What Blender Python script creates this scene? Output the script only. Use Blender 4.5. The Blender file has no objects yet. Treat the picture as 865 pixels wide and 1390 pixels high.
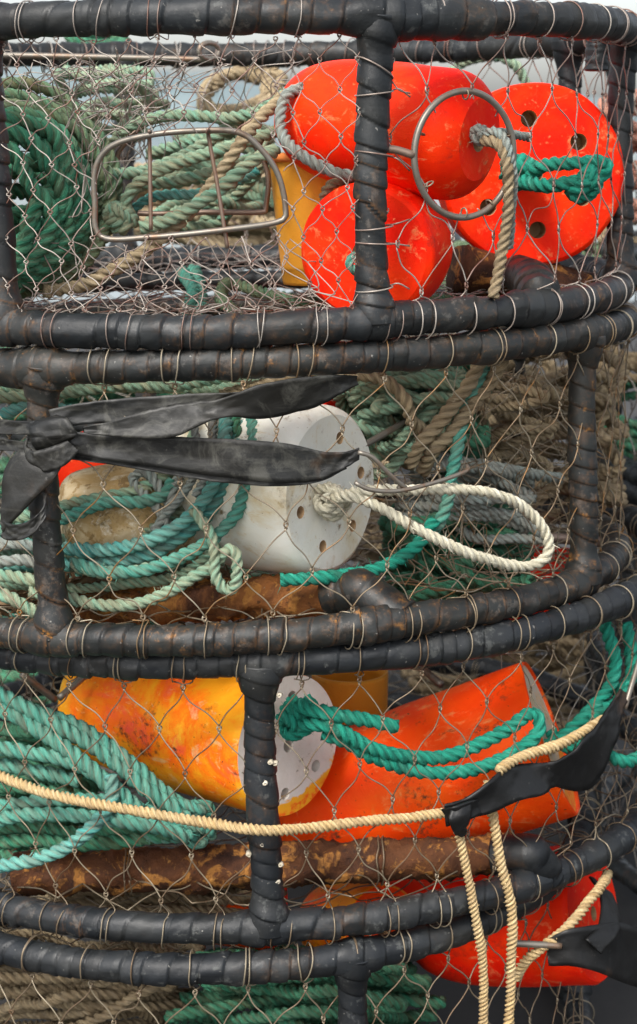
import bpy, bmesh, math, random
import numpy as np
from mathutils import Vector, Matrix
random.seed(7); RS = np.random.RandomState(11)
S = bpy.context.scene; C = S.collection
PI = math.pi; R_ = math.radians
ZC = 1.27                      # camera height above the quay
F, PITCH, ROLL = 2396.9, 0.2152, -0.0032   # focal length in photo pixels, pitch down, roll
cp, sp, cr, sr = math.cos(PITCH), math.sin(PITCH), math.cos(ROLL), math.sin(ROLL)
r0v = np.array([1., 0, 0]); u0v = np.array([0, sp, cp]); FW = np.array([0, cp, -sp])
RT = cr*r0v + sr*u0v; UP = -sr*r0v + cr*u0v
CAM = np.array([0, 0, ZC])

def ray(px, py):
    d = FW + (px-432.5)/F*RT - (py-695.0)/F*UP
    return d
def P(px, py, Y):              # the point at world depth Y that the photo shows at px, py
    d = ray(px, py); return CAM + d*(Y/d[1])
def PX(n, Y): return n*Y/F     # n photo pixels at depth Y in metres

# ------------------------------------------------------------------ objects
def setp(o, label=None, cat=None, group=None, kind=None):
    if label: o['label'] = label
    if cat: o['category'] = cat
    if group: o['group'] = group
    if kind: o['kind'] = kind
    return o
def empty(name, loc=(0, 0, 0), label=None, cat=None, group=None):
    o = bpy.data.objects.new(name, None); C.objects.link(o)
    o.location = Vector([float(a) for a in loc]); o.empty_display_size = .05
    return setp(o, label, cat, group)

class MB:
    """collects grids of quads / triangles for ONE mesh"""
    def __init__(s): s.v = []; s.q = []; s.t = []; s.a = []; s.n = 0
    def grid(s, V, A=None, closeu=True, caps=False):
        n, m = V.shape[:2]
        i = np.arange(n-1)[:, None]; mm = m if closeu else m-1
        j = np.arange(mm)[None, :]; j2 = (j+1) % m
        q = np.stack([i*m+j, i*m+j2, (i+1)*m+j2, (i+1)*m+j], -1).reshape(-1, 4)+s.n
        if A is None: A = np.zeros(V.shape)
        s.v.append(V.reshape(-1, 3)); s.a.append(A.reshape(-1, 3)); s.q.append(q)
        base = s.n; s.n += n*m
        if caps:
            for row in (0, n-1):
                c = V[row].mean(0); s.v.append(c[None]); s.a.append(A[row].mean(0)[None])
                k = np.arange(m); b = base+row*m
                t = np.stack([np.full(m, s.n), b+k, b+(k+1) % m], -1)
                if row == 0: t = t[:, ::-1]
                else: t = t
                s.t.append(t); s.n += 1
    def raw(s, V, faces3=None, faces4=None, A=None):
        V = np.asarray(V, float)
        s.v.append(V); s.a.append(np.zeros(V.shape) if A is None else np.asarray(A, float))
        if faces4 is not None and len(faces4): s.q.append(np.asarray(faces4)+s.n)
        if faces3 is not None and len(faces3): s.t.append(np.asarray(faces3)+s.n)
        s.n += len(V)
    def build(s, name, mat, parent=None, origin=(0, 0, 0), smooth=True):
        V = np.concatenate(s.v)-np.array(origin, float)[None]; A = np.concatenate(s.a)
        Q = np.concatenate(s.q) if s.q else np.zeros((0, 4), int)
        T = np.concatenate(s.t) if s.t else np.zeros((0, 3), int)
        me = bpy.data.meshes.new(name)
        me.vertices.add(len(V)); me.vertices.foreach_set('co', V.astype(np.float32).ravel())
        L = np.concatenate([Q.ravel(), T.ravel()]).astype(np.int32)
        me.loops.add(len(L)); me.loops.foreach_set('vertex_index', L)
        st = np.concatenate([np.arange(len(Q))*4, len(Q)*4+np.arange(len(T))*3]).astype(np.int32)
        me.polygons.add(len(st)); me.polygons.foreach_set('loop_start', st)
        at = me.attributes.new('ruv', 'FLOAT_VECTOR', 'POINT'); at.data.foreach_set('vector', A.astype(np.float32).ravel())
        me.update(calc_edges=True); me.validate()
        me.polygons.foreach_set('use_smooth', np.full(len(me.polygons), smooth))
        me.materials.append(mat)
        o = bpy.data.objects.new(name, me); C.objects.link(o)
        if parent: o.parent = parent
        else: o.location = Vector([float(a) for a in origin])
        return o

# ------------------------------------------------------------------ curves
def cr_spline(pts, closed=False, k=14):
    p = np.asarray(pts, float)
    if closed: p = np.concatenate([p[-1:], p, p[:2]])
    else: p = np.concatenate([2*p[:1]-p[1:2], p, 2*p[-1:]-p[-2:-1]])
    t = np.linspace(0, 1, k, endpoint=False)[None, :, None]
    a, b, c, d = [x[:, None] for x in (p[:-3], p[1:-2], p[2:-1], p[3:])]
    o = .5*((2*b)+(-a+c)*t+(2*a-5*b+4*c-d)*t*t+(-a+3*b-3*c+d)*t**3)
    o = o.reshape(-1, o.shape[-1])
    if not closed: o = np.concatenate([o, p[-2:-1]])
    else: o = np.concatenate([o, o[:1]])
    return o
def resample(p, step):
    d = np.r_[0, np.cumsum(np.linalg.norm(np.diff(p[:, :3], axis=0), axis=1))]
    n = max(3, int(round(d[-1]/step))+1)
    s = np.linspace(0, d[-1], n)
    return np.stack([np.interp(s, d, p[:, i]) for i in range(p.shape[1])], -1), s
REFS = np.random.RandomState(3).normal(size=(40, 3)); REFS /= np.linalg.norm(REFS, axis=1)[:, None]
REFS = np.concatenate([np.eye(3), REFS])
def frames(p, ref=None):
    t = np.gradient(p, axis=0); t /= np.linalg.norm(t, axis=1)[:, None]+1e-12
    if ref is None:
        m = np.abs(t@REFS.T).max(0); ref = REFS[np.argmin(m)]
    a = np.cross(t, ref); a /= np.linalg.norm(a, axis=1)[:, None]+1e-9
    b = np.cross(t, a); return t, a, b
def tube(mb, p, r, m=8, A=None, ref=None, caps=True, closed=False):
    t, a, b = frames(p, ref)
    if closed:
        tt = p[1]-p[-2]; tt /= np.linalg.norm(tt)
        rf = np.cross(t[0], a[0]); t[0] = t[-1] = tt
        a[0] = a[-1] = a[1]/2+a[-2]/2; b[0] = b[-1] = np.cross(tt, a[0])
    ph = np.arange(m)/m*2*PI
    r = np.broadcast_to(np.asarray(r, float).reshape(-1, 1) if np.ndim(r) < 2 else r, (len(p), m))
    V = p[:, None]+r[..., None]*(np.cos(ph)[None, :, None]*a[:, None]+np.sin(ph)[None, :, None]*b[:, None])
    if A is None:
        s = np.r_[0, np.cumsum(np.linalg.norm(np.diff(p, axis=0), axis=1))]
        A = np.stack([np.broadcast_to(s[:, None], (len(p), m)), np.broadcast_to(ph[None], (len(p), m)), np.zeros((len(p), m))], -1)
    elif np.ndim(A) == 0:
        s = np.r_[0, np.cumsum(np.linalg.norm(np.diff(p, axis=0), axis=1))]
        A = np.stack([np.broadcast_to(s[:, None], (len(p), m)), np.broadcast_to(ph[None], (len(p), m)), np.full((len(p), m), float(A))], -1)
    mb.grid(V, A, caps=caps and not closed)

LAY = [2.2]
# rope: three lobed section that twists along the line
def rope_geo(mb, pts, dia, closed=False, lod=1.0, wob=.0, lay=None, smoothed=False, fray=True):
    lay = lay or LAY[0]
    c = np.asarray(pts, float) if smoothed else cr_spline(pts, closed)
    p, s = resample(c, dia*.22*lod)
    if wob:
        n = len(p); k = max(4, int(s[-1]/.05))
        nz = np.stack([np.interp(np.linspace(0, k, n), np.arange(k+1), RS.normal(size=k+1)) for _ in range(3)], -1)
        p = p+nz*wob
    m = 18 if lod <= 1.05 else 12
    ph = np.arange(m)/m*2*PI
    loc = ((ph*3/(2*PI)) % 1.0)                       # 0..1 inside each strand
    sid = np.floor(ph*3/(2*PI))
    f = (loc-.5)*2*PI/3
    rc, rs = .225*dia, .28*dia
    rr = rc*np.cos(f)+np.sqrt(np.maximum(rs**2-(rc*np.sin(f))**2, 1e-12))
    t, a, b = frames(p)
    tw = s/(dia*lay)*2*PI + RS.uniform(0, 6)
    # keep the lay even where the frame turns
    ang = ph[None]+tw[:, None]
    wear = 1+.05*np.interp(s, np.linspace(0, s[-1]+1e-6, max(3, int(s[-1]/.012))), RS.normal(size=max(3, int(s[-1]/.012))))
    r = rr[None]*wear[:, None]*(1+.03*RS.normal(size=(len(p), m)))
    V = p[:, None]+r[..., None]*(np.cos(ang)[..., None]*a[:, None]+np.sin(ang)[..., None]*b[:, None])
    off = RS.uniform(0, 50)
    A = np.stack([np.broadcast_to(s[:, None], r.shape), np.broadcast_to((loc*2-1)[None], r.shape), np.broadcast_to((sid+off)[None], r.shape)], -1)
    mb.grid(V, A, caps=True)
    if fray and lod <= 1.05:                           # loose fibres standing off the lay
        nf = int(s[-1]*240)
        i = RS.randint(0, len(p), nf); j = RS.randint(0, m, nf)
        q = V[i, j]; out = q-p[i]; out /= np.linalg.norm(out, axis=1)[:, None]+1e-9
        d = out*RS.uniform(.15, .8, (nf, 1))+t[i]*RS.normal(size=(nf, 1))*.9+RS.normal(size=(nf, 3))*.35
        d /= np.linalg.norm(d, axis=1)[:, None]
        ln = RS.uniform(.003, .012, (nf, 1))*(.4 if lay < 2 else 1)
        sd = np.cross(d, out+RS.normal(size=(nf, 3))*.1); sd /= np.linalg.norm(sd, axis=1)[:, None]+1e-9
        w = .00045
        Vv = np.stack([q-sd*w, q+sd*w, q+d*ln], 1).reshape(-1, 3)
        mb.raw(Vv, faces3=np.arange(nf*3).reshape(-1, 3), A=np.repeat(A[i, j], 3, axis=0))
    return p

def knot_pts(c, size, ax=None, dia=.016, slant=.9):
    """a fist knot: turns lying side by side over a ball, crossed by two more"""
    c = np.asarray(c, float); ax = np.asarray(ax if ax is not None else -FW, float); ax = ax/np.linalg.norm(ax)
    e1 = np.cross([0, .0, 1.], ax); e1 /= np.linalg.norm(e1); e2 = np.cross(ax, e1)
    u = math.cos(slant)*e1+math.sin(slant)*e2; v = -math.sin(slant)*e1+math.cos(slant)*e2
    rho = size*.72; pts = []
    for t in np.linspace(0, 3.4, 42):
        k = (t-1.7)/1.7; q = 2*PI*t
        rr = rho*(1-.32*k*k)
        pts.append(c+v*(k*size*.78)+rr*(math.cos(q)*u+.8*math.sin(q)*ax))
    for t in np.linspace(.1, 1.25, 14):
        q = 2*PI*t; pts.append(c+u*(.25*size)+size*.95*(math.cos(q)*v*.95+.85*math.sin(q)*ax))
    return np.array(pts)

# ------------------------------------------------------------------ materials
def mat(name):
    m = bpy.data.materials.new(name); m.use_nodes = True
    nt = m.node_tree; nt.nodes.clear()
    out = nt.nodes.new('ShaderNodeOutputMaterial'); b = nt.nodes.new('ShaderNodeBsdfPrincipled')
    nt.links.new(b.outputs[0], out.inputs[0]); return m, nt, b
class G:
    def __init__(s, name): s.m, s.nt, s.b = mat(name)
    def n(s, t, ins=None, out=0, **pr):
        nd = s.nt.nodes.new('ShaderNode'+t)
        for k, v in pr.items(): setattr(nd, k, v)
        for k, v in (ins or {}).items(): s.set(nd.inputs[k], v)
        return nd.outputs[out]
    def set(s, sock, v):
        if isinstance(v, bpy.types.NodeSocket): s.nt.links.new(v, sock)
        elif isinstance(v, (tuple, list)) and sock.type == 'RGBA' and len(v) == 3: sock.default_value = (*v, 1)
        else: sock.default_value = v
    def attr(s, comp=None):
        o = s.nt.nodes.new('ShaderNodeAttribute'); o.attribute_name = 'ruv'; return o.outputs['Vector']
    def sep(s, v): 
        o = s.nt.nodes.new('ShaderNodeSeparateXYZ'); s.nt.links.new(v, o.inputs[0]); return o.outputs
    def comb(s, x, y, z): return s.n('CombineXYZ', {0: x, 1: y, 2: z})
    def math(s, op, a, b=0.0, c=0.0): return s.n('Math', {0: a, 1: b, 2: c}, operation=op)
    def noise(s, vec, scale, detail=4, rough=.55, dist=0):
        return s.n('TexNoise', {'Vector': vec, 'Scale': scale, 'Detail': detail, 'Roughness': rough, 'Distortion': dist})
    def ramp(s, f, a, b, hi=1.0):
        return s.n('MapRange', {0: f, 1: a, 2: b, 3: 0.0, 4: hi})
    def mix(s, f, a, b):
        nd = s.nt.nodes.new('ShaderNodeMix'); nd.data_type = 'RGBA'
        s.set(nd.inputs[0], f); s.set(nd.inputs[6], a); s.set(nd.inputs[7], b); return nd.outputs[2]
    def obj(s): return s.n('TexCoord', out=3)
    def bump(s, h, st, dist=.002):
        s.set(s.b.inputs['Normal'], s.n('Bump', {'Height': h, 'Strength': st, 'Distance': dist}))
    def fin(s, col, rough=.6, spec=.5, metal=0.0):
        s.set(s.b.inputs['Base Color'], col); s.set(s.b.inputs['Roughness'], rough)
        s.set(s.b.inputs['Specular IOR Level'], spec); s.set(s.b.inputs['Metallic'], metal); return s.m

def rope_mat(name, c1, c2, dirt, patch=5.0, dirtamt=.9, bias=.5, blotamt=.75):
    g = G(name); x, y, z = g.sep(g.attr())
    lowv = g.comb(g.math('MULTIPLY', x, patch), g.math('MULTIPLY', y, .25), g.math('MULTIPLY', z, .37))
    low = g.noise(lowv, 1.6, 3)
    fib = g.noise(g.comb(g.math('MULTIPLY', x, 70), g.math('MULTIPLY', y, 7), g.math('MULTIPLY', z, 3.1)), 1.0, 3, .6)
    spk = g.noise(g.comb(g.math('MULTIPLY', x, 160), g.math('MULTIPLY', y, 3), z), 1.0, 4, .7)
    col = g.mix(g.ramp(low, bias-.14, bias+.14), c1, c2)
    col = g.mix(g.ramp(fib, .35, .75, .55), col, tuple(min(1, a*1.75+.03) for a in c2))
    gr = g.math('POWER', g.math('ABSOLUTE', y), 3.0)
    col = g.mix(g.math('MULTIPLY', gr, g.ramp(spk, .3, .6, dirtamt)), col, dirt)
    col = g.mix(g.ramp(spk, .60, .72, .55), col, tuple(a*.55 for a in dirt))
    col = g.mix(g.ramp(g.noise(g.comb(g.math('MULTIPLY', x, 11), z, 4.4), 1, 3), .54, .68, .6), col, dirt)
    blot = g.noise(g.comb(g.math('MULTIPLY', x, 34), g.math('MULTIPLY', y, 1.1), g.math('MULTIPLY', z, 2.3)), 1.0, 4, .65)
    col = g.mix(g.ramp(blot, .50, .60, blotamt), col, tuple(.5*a+.5*b+.03 for a, b in zip(dirt, c2)))
    col = g.mix(g.ramp(g.noise(g.comb(g.math('MULTIPLY', x, 60), y, g.math('MULTIPLY', z, 5.7)), 1.0, 3, .6), .60, .70, .5), col, tuple(min(1, a*1.5+.10) for a in c2))
    g.bump(fib, .8, .0018)
    return g.fin(col, .85, .22)
ROPE = {
 'teal':   rope_mat('rope_teal', (.018, .185, .142), (.10, .30, .225), (.13, .11, .075), bias=.46),
 'bright': rope_mat('rope_bright_teal', (.004, .165, .11), (.012, .25, .17), (.03, .09, .06), dirtamt=.6, blotamt=.35),
 'pale':   rope_mat('rope_pale_teal', (.11, .32, .23), (.31, .36, .24), (.20, .16, .09), patch=7),
 'blue':   rope_mat('rope_blue_teal', (.025, .26, .245), (.14, .34, .28), (.14, .13, .095), patch=6),
 'green':  rope_mat('rope_green', (.010, .125, .068), (.055, .205, .115), (.095, .07, .03), patch=4),
 'olive':  rope_mat('rope_olive', (.15, .145, .075), (.08, .18, .10), (.15, .10, .045), patch=5),
 'tangreen': rope_mat('rope_tan_green', (.34, .295, .18), (.13, .33, .23), (.18, .12, .065), patch=6, bias=.54),
 'tan':    rope_mat('rope_tan', (.30, .225, .125), (.38, .30, .185), (.14, .09, .045), patch=5),
 'brown':  rope_mat('rope_brown', (.22, .155, .085), (.30, .235, .14), (.10, .065, .035), patch=5),
 'grey':   rope_mat('rope_grey', (.28, .26, .21), (.22, .27, .25), (.14, .10, .08), patch=8),
 'white':  rope_mat('rope_white', (.46, .42, .30), (.56, .53, .42), (.24, .21, .12), patch=6, dirtamt=.6),
 'yellow': rope_mat('rope_yellow', (.48, .32, .13), (.54, .41, .22), (.24, .13, .045), patch=9, dirtamt=.5, blotamt=.8),
 'salmon': rope_mat('rope_salmon', (.55, .20, .13), (.60, .32, .24), (.25, .12, .08), patch=5),
}

def ox_(g, o): return g.sep(o)[2]
def rubber_mat(name, rust=.35, cracks=False, base=(.010, .0125, .014), dust=(.10, .105, .10), dustamt=.5):
    g = G(name); x, y, z = g.sep(g.attr()); o = g.obj()
    turn = g.noise(g.comb(z, 3.3, 1.7), 9.0, 0)
    n1 = g.noise(o, 9, 5, .62); n2 = g.noise(o, 75, 5, .7); n3 = g.noise(o, 23, 6, .65, .6)
    col = g.mix(g.ramp(turn, .3, .7), base, tuple(a*1.9+.004 for a in base))
    col = g.mix(g.ramp(n1, .42, .72, dustamt), col, (dust[0]*.44, dust[1]*.40, dust[2]*.34))
    col = g.mix(g.ramp(g.math('MULTIPLY', n2, n3), .31, .38, .7), col, tuple(a*.8 for a in dust))
    sp_ = g.noise(o, 190, 3, .5)
    col = g.mix(g.ramp(sp_, .70, .76, .6), col, (.30, .29, .26))
    col = g.mix(g.math('MULTIPLY', g.ramp(y, .07, .015), .75), col, (.003, .003, .003))     # shade of the gap under each tape edge, painted near black
    seam = g.math('ADD', g.ramp(y, .10, .0), g.ramp(y, .84, .95))          # grime and rust sit along the tape seams
    rz = g.ramp(g.noise(o, 5, 4, .6, .8), .60-.25*rust, .72-.2*rust)
    rm = g.math('MULTIPLY', rz, g.math('ADD', g.ramp(n2, .48, .70, .55), g.math('MULTIPLY', seam, g.ramp(n3, .40, .6, .8))), )
    col = g.mix(g.math('MINIMUM', g.math('MULTIPLY', rm, .9), 1.0), col, (.105, .052, .022))
    hot = g.math('MULTIPLY', rm, g.ramp(g.noise(o, 60, 4, .7), .56, .7))
    col = g.mix(g.math('MINIMUM', g.math('MULTIPLY', hot, rust*1.6), 1.0), col, (.38, .165, .03))
    if cracks:
        col = g.mix(g.ramp(g.noise(o, 30, 6, .72, 1.2), .52, .66, .6), col, (.085, .083, .07))
        col = g.mix(g.ramp(g.noise(g.comb(g.math('MULTIPLY', x, 14), g.math('MULTIPLY', ox_(g, o), 130), 2.2), 1.0, 4, .7), .54, .74, .45), col, (.07, .068, .058))
    h = g.math('ADD', g.math('MULTIPLY', n2, .5), g.math('MULTIPLY', g.noise(o, 300, 3, .6), .35))
    g.bump(h, .45, .0012)
    return g.fin(col, g.ramp(n3, .2, .8, .38) if False else g.math('MULTIPLY_ADD', n3, .5, .26), .42)
RUB = [rubber_mat('rubber_wrap_top', .5, base=(.0055, .0072, .0085), dustamt=.5), rubber_mat('rubber_wrap_mid', .85, base=(.006, .0072, .0072), dustamt=.55), rubber_mat('rubber_wrap_low', .2, base=(.005, .0065, .0082), dustamt=.42), rubber_mat('rubber_wrap_back', .4)]
STRAP = rubber_mat('rubber_strap', .0, True, base=(.016, .0175, .016), dust=(.12, .118, .10), dustamt=.95)
STRAPB = rubber_mat('rubber_strap_black', .05, base=(.0045, .0048, .005), dust=(.04, .04, .04), dustamt=.5)

def rust_mat(name='rusty_iron', a_=(.032, .013, .008), b_=(.115, .042, .015)):
    g = G(name); o = g.obj()
    n1 = g.noise(o, 14, 6, .65, .7); n2 = g.noise(o, 70, 5, .7); n3 = g.noise(o, 32, 5, .6, 1.2)
    col = g.mix(g.ramp(n1, .38, .62), a_, b_)
    col = g.mix(g.math('MULTIPLY', g.ramp(n3, .54, .60, .9), g.ramp(n2, .34, .52)), col, (.36, .155, .035))
    col = g.mix(g.ramp(n2, .60, .72, .7), col, (.50, .24, .06))
    col = g.mix(g.ramp(g.noise(o, 120, 3), .62, .7, .6), col, (.02, .011, .009))
    g.bump(g.math('ADD', n2, n3), .9, .004)
    return g.fin(col, .8, .25)
RUST = rust_mat(); RUSTO = rust_mat('rusty_iron_orange', (.06, .022, .010), (.24, .088, .022))
def wire_mat(name, a, b, c):
    g = G(name); x, y, z = g.sep(g.attr()); o = g.obj()
    n = g.noise(o, 26, 4, .65)
    col = g.mix(g.ramp(z, .15, .85), a, b)
    col = g.mix(g.math('MULTIPLY', g.ramp(n, .5, .62), g.ramp(z, .2, .9)), col, c)
    return g.fin(col, .42, .5, .35)
WIRE = [wire_mat('wire_pale', (.37, .33, .285), (.19, .12, .095), (.16, .06, .035)),
        wire_mat('wire_tan', (.29, .245, .175), (.165, .115, .065), (.24, .115, .03)),
        wire_mat('wire_bronze', (.27, .225, .155), (.125, .085, .05), (.12, .07, .035)),
        wire_mat('wire_dull', (.22, .20, .17), (.12, .09, .07), (.10, .055, .03))]
def steel_mat(name='steel_rod', c=(.20, .18, .15)):
    g = G(name); o = g.obj(); n = g.noise(o, 40, 5, .7)
    col = g.mix(g.ramp(n, .50, .66, .85), c, (.20, .115, .065)); g.bump(n, .25, .001)
    return g.fin(col, .42, .5, .55)
STEEL = steel_mat(); STEELB = steel_mat('steel_brown', (.24, .17, .13))

def paint_mat(name, base, worn, scuff, dirt=(.05, .03, .02), wornamt=.5, scuffamt=.6, dirtamt=.35, face=None, rough=.5, patches=None):
    """buoy paint in the buoy's own space (z along its axis)"""
    g = G(name); o = g.obj(); ox, oy, oz = g.sep(o)
    st = g.comb(g.math('MULTIPLY', ox, 40), g.math('MULTIPLY', oy, 40), g.math('MULTIPLY', oz, 9))
    n1 = g.noise(o, 11, 5, .6, .4); n2 = g.noise(st, 1.6, 6, .72); n3 = g.noise(o, 85, 5, .7); n4 = g.noise(o, 28, 6, .7, .9)
    col = g.mix(g.ramp(n1, .40, .66, wornamt), base, worn)
    if patches:
        pn = g.noise(o, patches[0], 7, .68, .5)
        for lo, hi, c in patches[1]: col = g.mix(g.ramp(pn, lo, hi), col, c)
        pn2 = g.noise(g.comb(ox, oz, oy), patches[0]*1.3, 7, .7, .5)
        for lo, hi, c in patches[2]: col = g.mix(g.ramp(pn2, lo, hi, .8), col, c)
    col = g.mix(g.math('MULTIPLY', g.ramp(n2, .60, .68), scuffamt), col, scuff)
    col = g.mix(g.math('MULTIPLY', g.math('MULTIPLY', g.ramp(n4, .57, .63), g.ramp(n3, .42, .6)), scuffamt), col, scuff)
    if dirtamt:
        col = g.mix(g.math('MULTIPLY', g.math('MULTIPLY', g.ramp(g.noise(o, 19, 5, .7, .5), .55, .66), g.ramp(n3, .48, .6)), dirtamt), col, dirt)
        col = g.mix(g.ramp(g.noise(o, 150, 3, .6), .69, .73, dirtamt), col, dirt)
    g.bump(g.math('ADD', n4, g.math('MULTIPLY', n3, .6)), .35, .003)
    return g.fin(col, rough, .10)
RED = paint_mat('fluorescent_red', (.92, .012, .002), (.95, .045, .003), (.95, .30, .11), wornamt=.9, scuffamt=.6, dirtamt=.35)
RED2 = paint_mat('faded_red', (.75, .018, .005), (.85, .05, .01), (.85, .25, .12), scuffamt=.4)
ORANGE = paint_mat('worn_orange', (.95, .058, .003), (.97, .14, .006), (.85, .42, .14), dirt=(.07, .04, .02), scuffamt=.4, dirtamt=1.0, patches=(17.0, [(.60, .72, (.80, .17, .02))], [(.655, .70, (.10, .055, .03))]))
YELLOR = paint_mat('yellow_orange', (.90, .33, .012), (.92, .45, .02), (.75, .62, .32), scuffamt=.45, dirtamt=1.0,
                   patches=(9.0, [(.46, .60, (.95, .16, .006)), (.60, .70, (.92, .10, .05))], [(.52, .64, (.90, .50, .03)), (.64, .74, (.66, .58, .28))]))
WHITE = paint_mat('white_foam', (.80, .79, .71), (.72, .66, .50), (.62, .44, .18), dirt=(.20, .12, .04), scuffamt=.55, dirtamt=.9, patches=(8.0, [(.54, .72, (.64, .50, .26))], [(.62, .72, (.46, .33, .17))]))
DIRTYW = paint_mat('dirty_white', (.72, .66, .59), (.64, .56, .47), (.42, .33, .20), dirt=(.10, .07, .04), scuffamt=.4, dirtamt=.6)
FOUL = paint_mat('fouled_foam', (.78, .68, .48), (.42, .28, .12), (.82, .76, .62), dirt=(.10, .07, .025), wornamt=1.0, scuffamt=.6, dirtamt=1.0, patches=(38.0, [(.53, .58, (.36, .235, .10))], [(.56, .60, (.22, .14, .06))]))
def face_mat(name, chalk, stain, paint, R, ang, spread):
    g = G(name); o = g.obj(); ox, oy, oz = g.sep(o)
    n1 = g.noise(o, 24, 5, .65, .5); n2 = g.noise(o, 90, 5, .7)
    rad = g.math('SQRT', g.math('ADD', g.math('MULTIPLY', ox, ox), g.math('MULTIPLY', oy, oy)))
    side = g.math('ADD', g.math('MULTIPLY', ox, math.cos(ang)/R), g.math('MULTIPLY', oy, math.sin(ang)/R))
    k = g.math('ADD', g.math('ADD', side, g.math('MULTIPLY', n1, .75)), g.math('MULTIPLY', g.math('DIVIDE', rad, R), .35))
    col = g.mix(g.ramp(n1, .42, .68, .7), chalk, stain)
    col = g.mix(g.ramp(g.math('MULTIPLY', n2, n1), .34, .38, .8), col, (.16, .11, .06))
    col = g.mix(g.ramp(k, spread, spread+.05), col, paint[0]); col = g.mix(g.math('MULTIPLY', g.ramp(k, spread+.1, spread+.2), g.ramp(n2, .45, .55)), col, paint[1])
    g.bump(g.math('ADD', n1, n2), .3, .002); return g.fin(col, .6, .25)
YFACE = face_mat('chalky_face', (.74, .68, .62), (.62, .54, .46), ((.92, .40, .02), (.92, .14, .01)), .08, R_(265), 1.42)
OFACE = face_mat('chalky_orange_face', (.62, .55, .45), (.85, .42, .08), ((.92, .30, .02), (.90, .14, .01)), .095, R_(265), 1.0)
BORE = paint_mat('bare_foam_bore', (.50, .33, .18), (.44, .28, .15), (.5, .4, .3))
JAR = paint_mat('amber_plastic', (.72, .30, .03), (.68, .34, .05), (.60, .40, .14), dirt=(.25, .10, .02), scuffamt=.25, dirtamt=.3, rough=.35)
LIP = paint_mat('orange_plastic', (.80, .25, .06), (.82, .30, .1), (.8, .45, .25), dirtamt=.2)

def simple(name, c1, c2, scale, rough=.8, bump=.3, dist=.01, detail=5):
    g = G(name); o = g.obj(); n = g.noise(o, scale, detail, .65); 
    g.bump(n, bump, dist); return g.fin(g.mix(g.ramp(n, .35, .65), c1, c2), rough, .3)
WEED = simple('dry_weed', (.07, .04, .02), (.26, .17, .09), 40)
CONC = simple('quay_concrete', (.030, .030, .030), (.055, .053, .050), 3)
HILL = simple('hazed_hills', (.13, .18, .19), (.20, .25, .26), .05, bump=0)  # distance haze is mixed into this grey blue, no air is built
SHELL = simple('barnacle_shell', (.42, .36, .25), (.6, .55, .45), 60)

# ------------------------------------------------------------------ crab pots
POTS = [dict(c=(-.1132, 2.3277, .1075), h=.3117, tx=.0135, ty=.0017, R=.5001),
        dict(c=(-.1143, 2.3467, -.2614), h=.2986, tx=.0261, ty=-.0392, R=.5144),
        dict(c=(-.0840, 2.4185, -.5838), h=.3163, tx=.0252, ty=-.0174, R=.5654),
        dict(c=(-.1305, 2.3327, -.9272), h=.3120, tx=.0113, ty=-.0021, R=.5001)]
RT_ = .0176     # radius of a wrapped ring
def rp(pot, th, v, dr=0.0):
    """point on a pot's wall: angle th (0 = towards the camera), v 0 at the top ring, 1 at the bottom ring"""
    R = pot['R']; th = np.asarray(th, float)
    x = np.sin(th)*R; y = -np.cos(th)*R; k = (R+dr)/R
    return np.stack([pot['c'][0]+x*k, pot['c'][1]+y*k, ZC+pot['c'][2]-np.asarray(v)*pot['h']+pot['tx']*x+pot['ty']*y], -1)
def on_wall(pot, px, py, dr=0.0, far=False):
    """where the ray through a photo pixel meets the pot's wall"""
    d = ray(px, py); ox, oy = -pot['c'][0], -pot['c'][1]; R = pot['R']+dr
    a = d[0]**2+d[1]**2; b = 2*(ox*d[0]+oy*d[1]); c = ox*ox+oy*oy-R*R
    disc = max(b*b-4*a*c, 0.0); t = (-b+(1 if far else -1)*math.sqrt(disc))/(2*a)
    return CAM+d*t
def theta_at(pot, px, py):
    q = on_wall(pot, px, py); return math.atan2(q[0]-pot['c'][0], -(q[1]-pot['c'][1]))

def wrapped(mb, p, s, r, pitch, step, m=30, ref=None, bumps=(), closed=False, rng=None):
    """tube wound with overlapping rubber tape"""
    n = len(p); t, a, b = frames(p, ref)
    if closed: a[0] = a[-1] = .5*(a[1]+a[-2]); b[0] = b[-1] = .5*(b[1]+b[-2])
    ph = np.arange(m)/m*2*PI
    k = max(4, int(s[-1]/.06)); wob = np.interp(np.linspace(0, k, n), np.arange(k+1), rng.normal(size=k+1))
    f = s/pitch+wob*.55
    ff = f[:, None]+ph[None]/(2*PI)*1.0+.05*np.sin(ph*2+3)[None]
    turn = np.floor(ff); fr = ff-turn
    rnd = rng.uniform(size=4000); tr = rnd[(turn.astype(int)) % 4000]
    lip = np.clip(fr*1.5, 0, 1)*(fr < .955)+(fr >= .955)*(1-(fr-.955)/.045)
    kk = max(4, int(s[-1]/.03)); lowr = np.interp(np.linspace(0, kk, n), np.arange(kk+1), rng.normal(size=kk+1))
    rad = r+step*(lip*(.45+1.0*tr)-.55*np.exp(-((fr-.01)/.025)**2))+.0004*lowr[:, None]+.0007*(tr-.5)
    rad = rad+.00028*np.interp((ph*3+0)[None]+s[:, None]*130, np.arange(4000), rng.normal(size=4000))
    for (s0, w, amp) in bumps:
        d = np.abs(s-s0); d = np.minimum(d, s[-1]-d) if closed else d
        rad = rad+(amp*np.exp(-(d/w)**4))[:, None]
    V = p[:, None]+rad[..., None]*(np.cos(ph)[None, :, None]*a[:, None]+np.sin(ph)[None, :, None]*b[:, None])
    A = np.stack([np.broadcast_to(s[:, None], rad.shape), fr, turn*.173], -1)
    mb.grid(V, A, caps=not closed)

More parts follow.
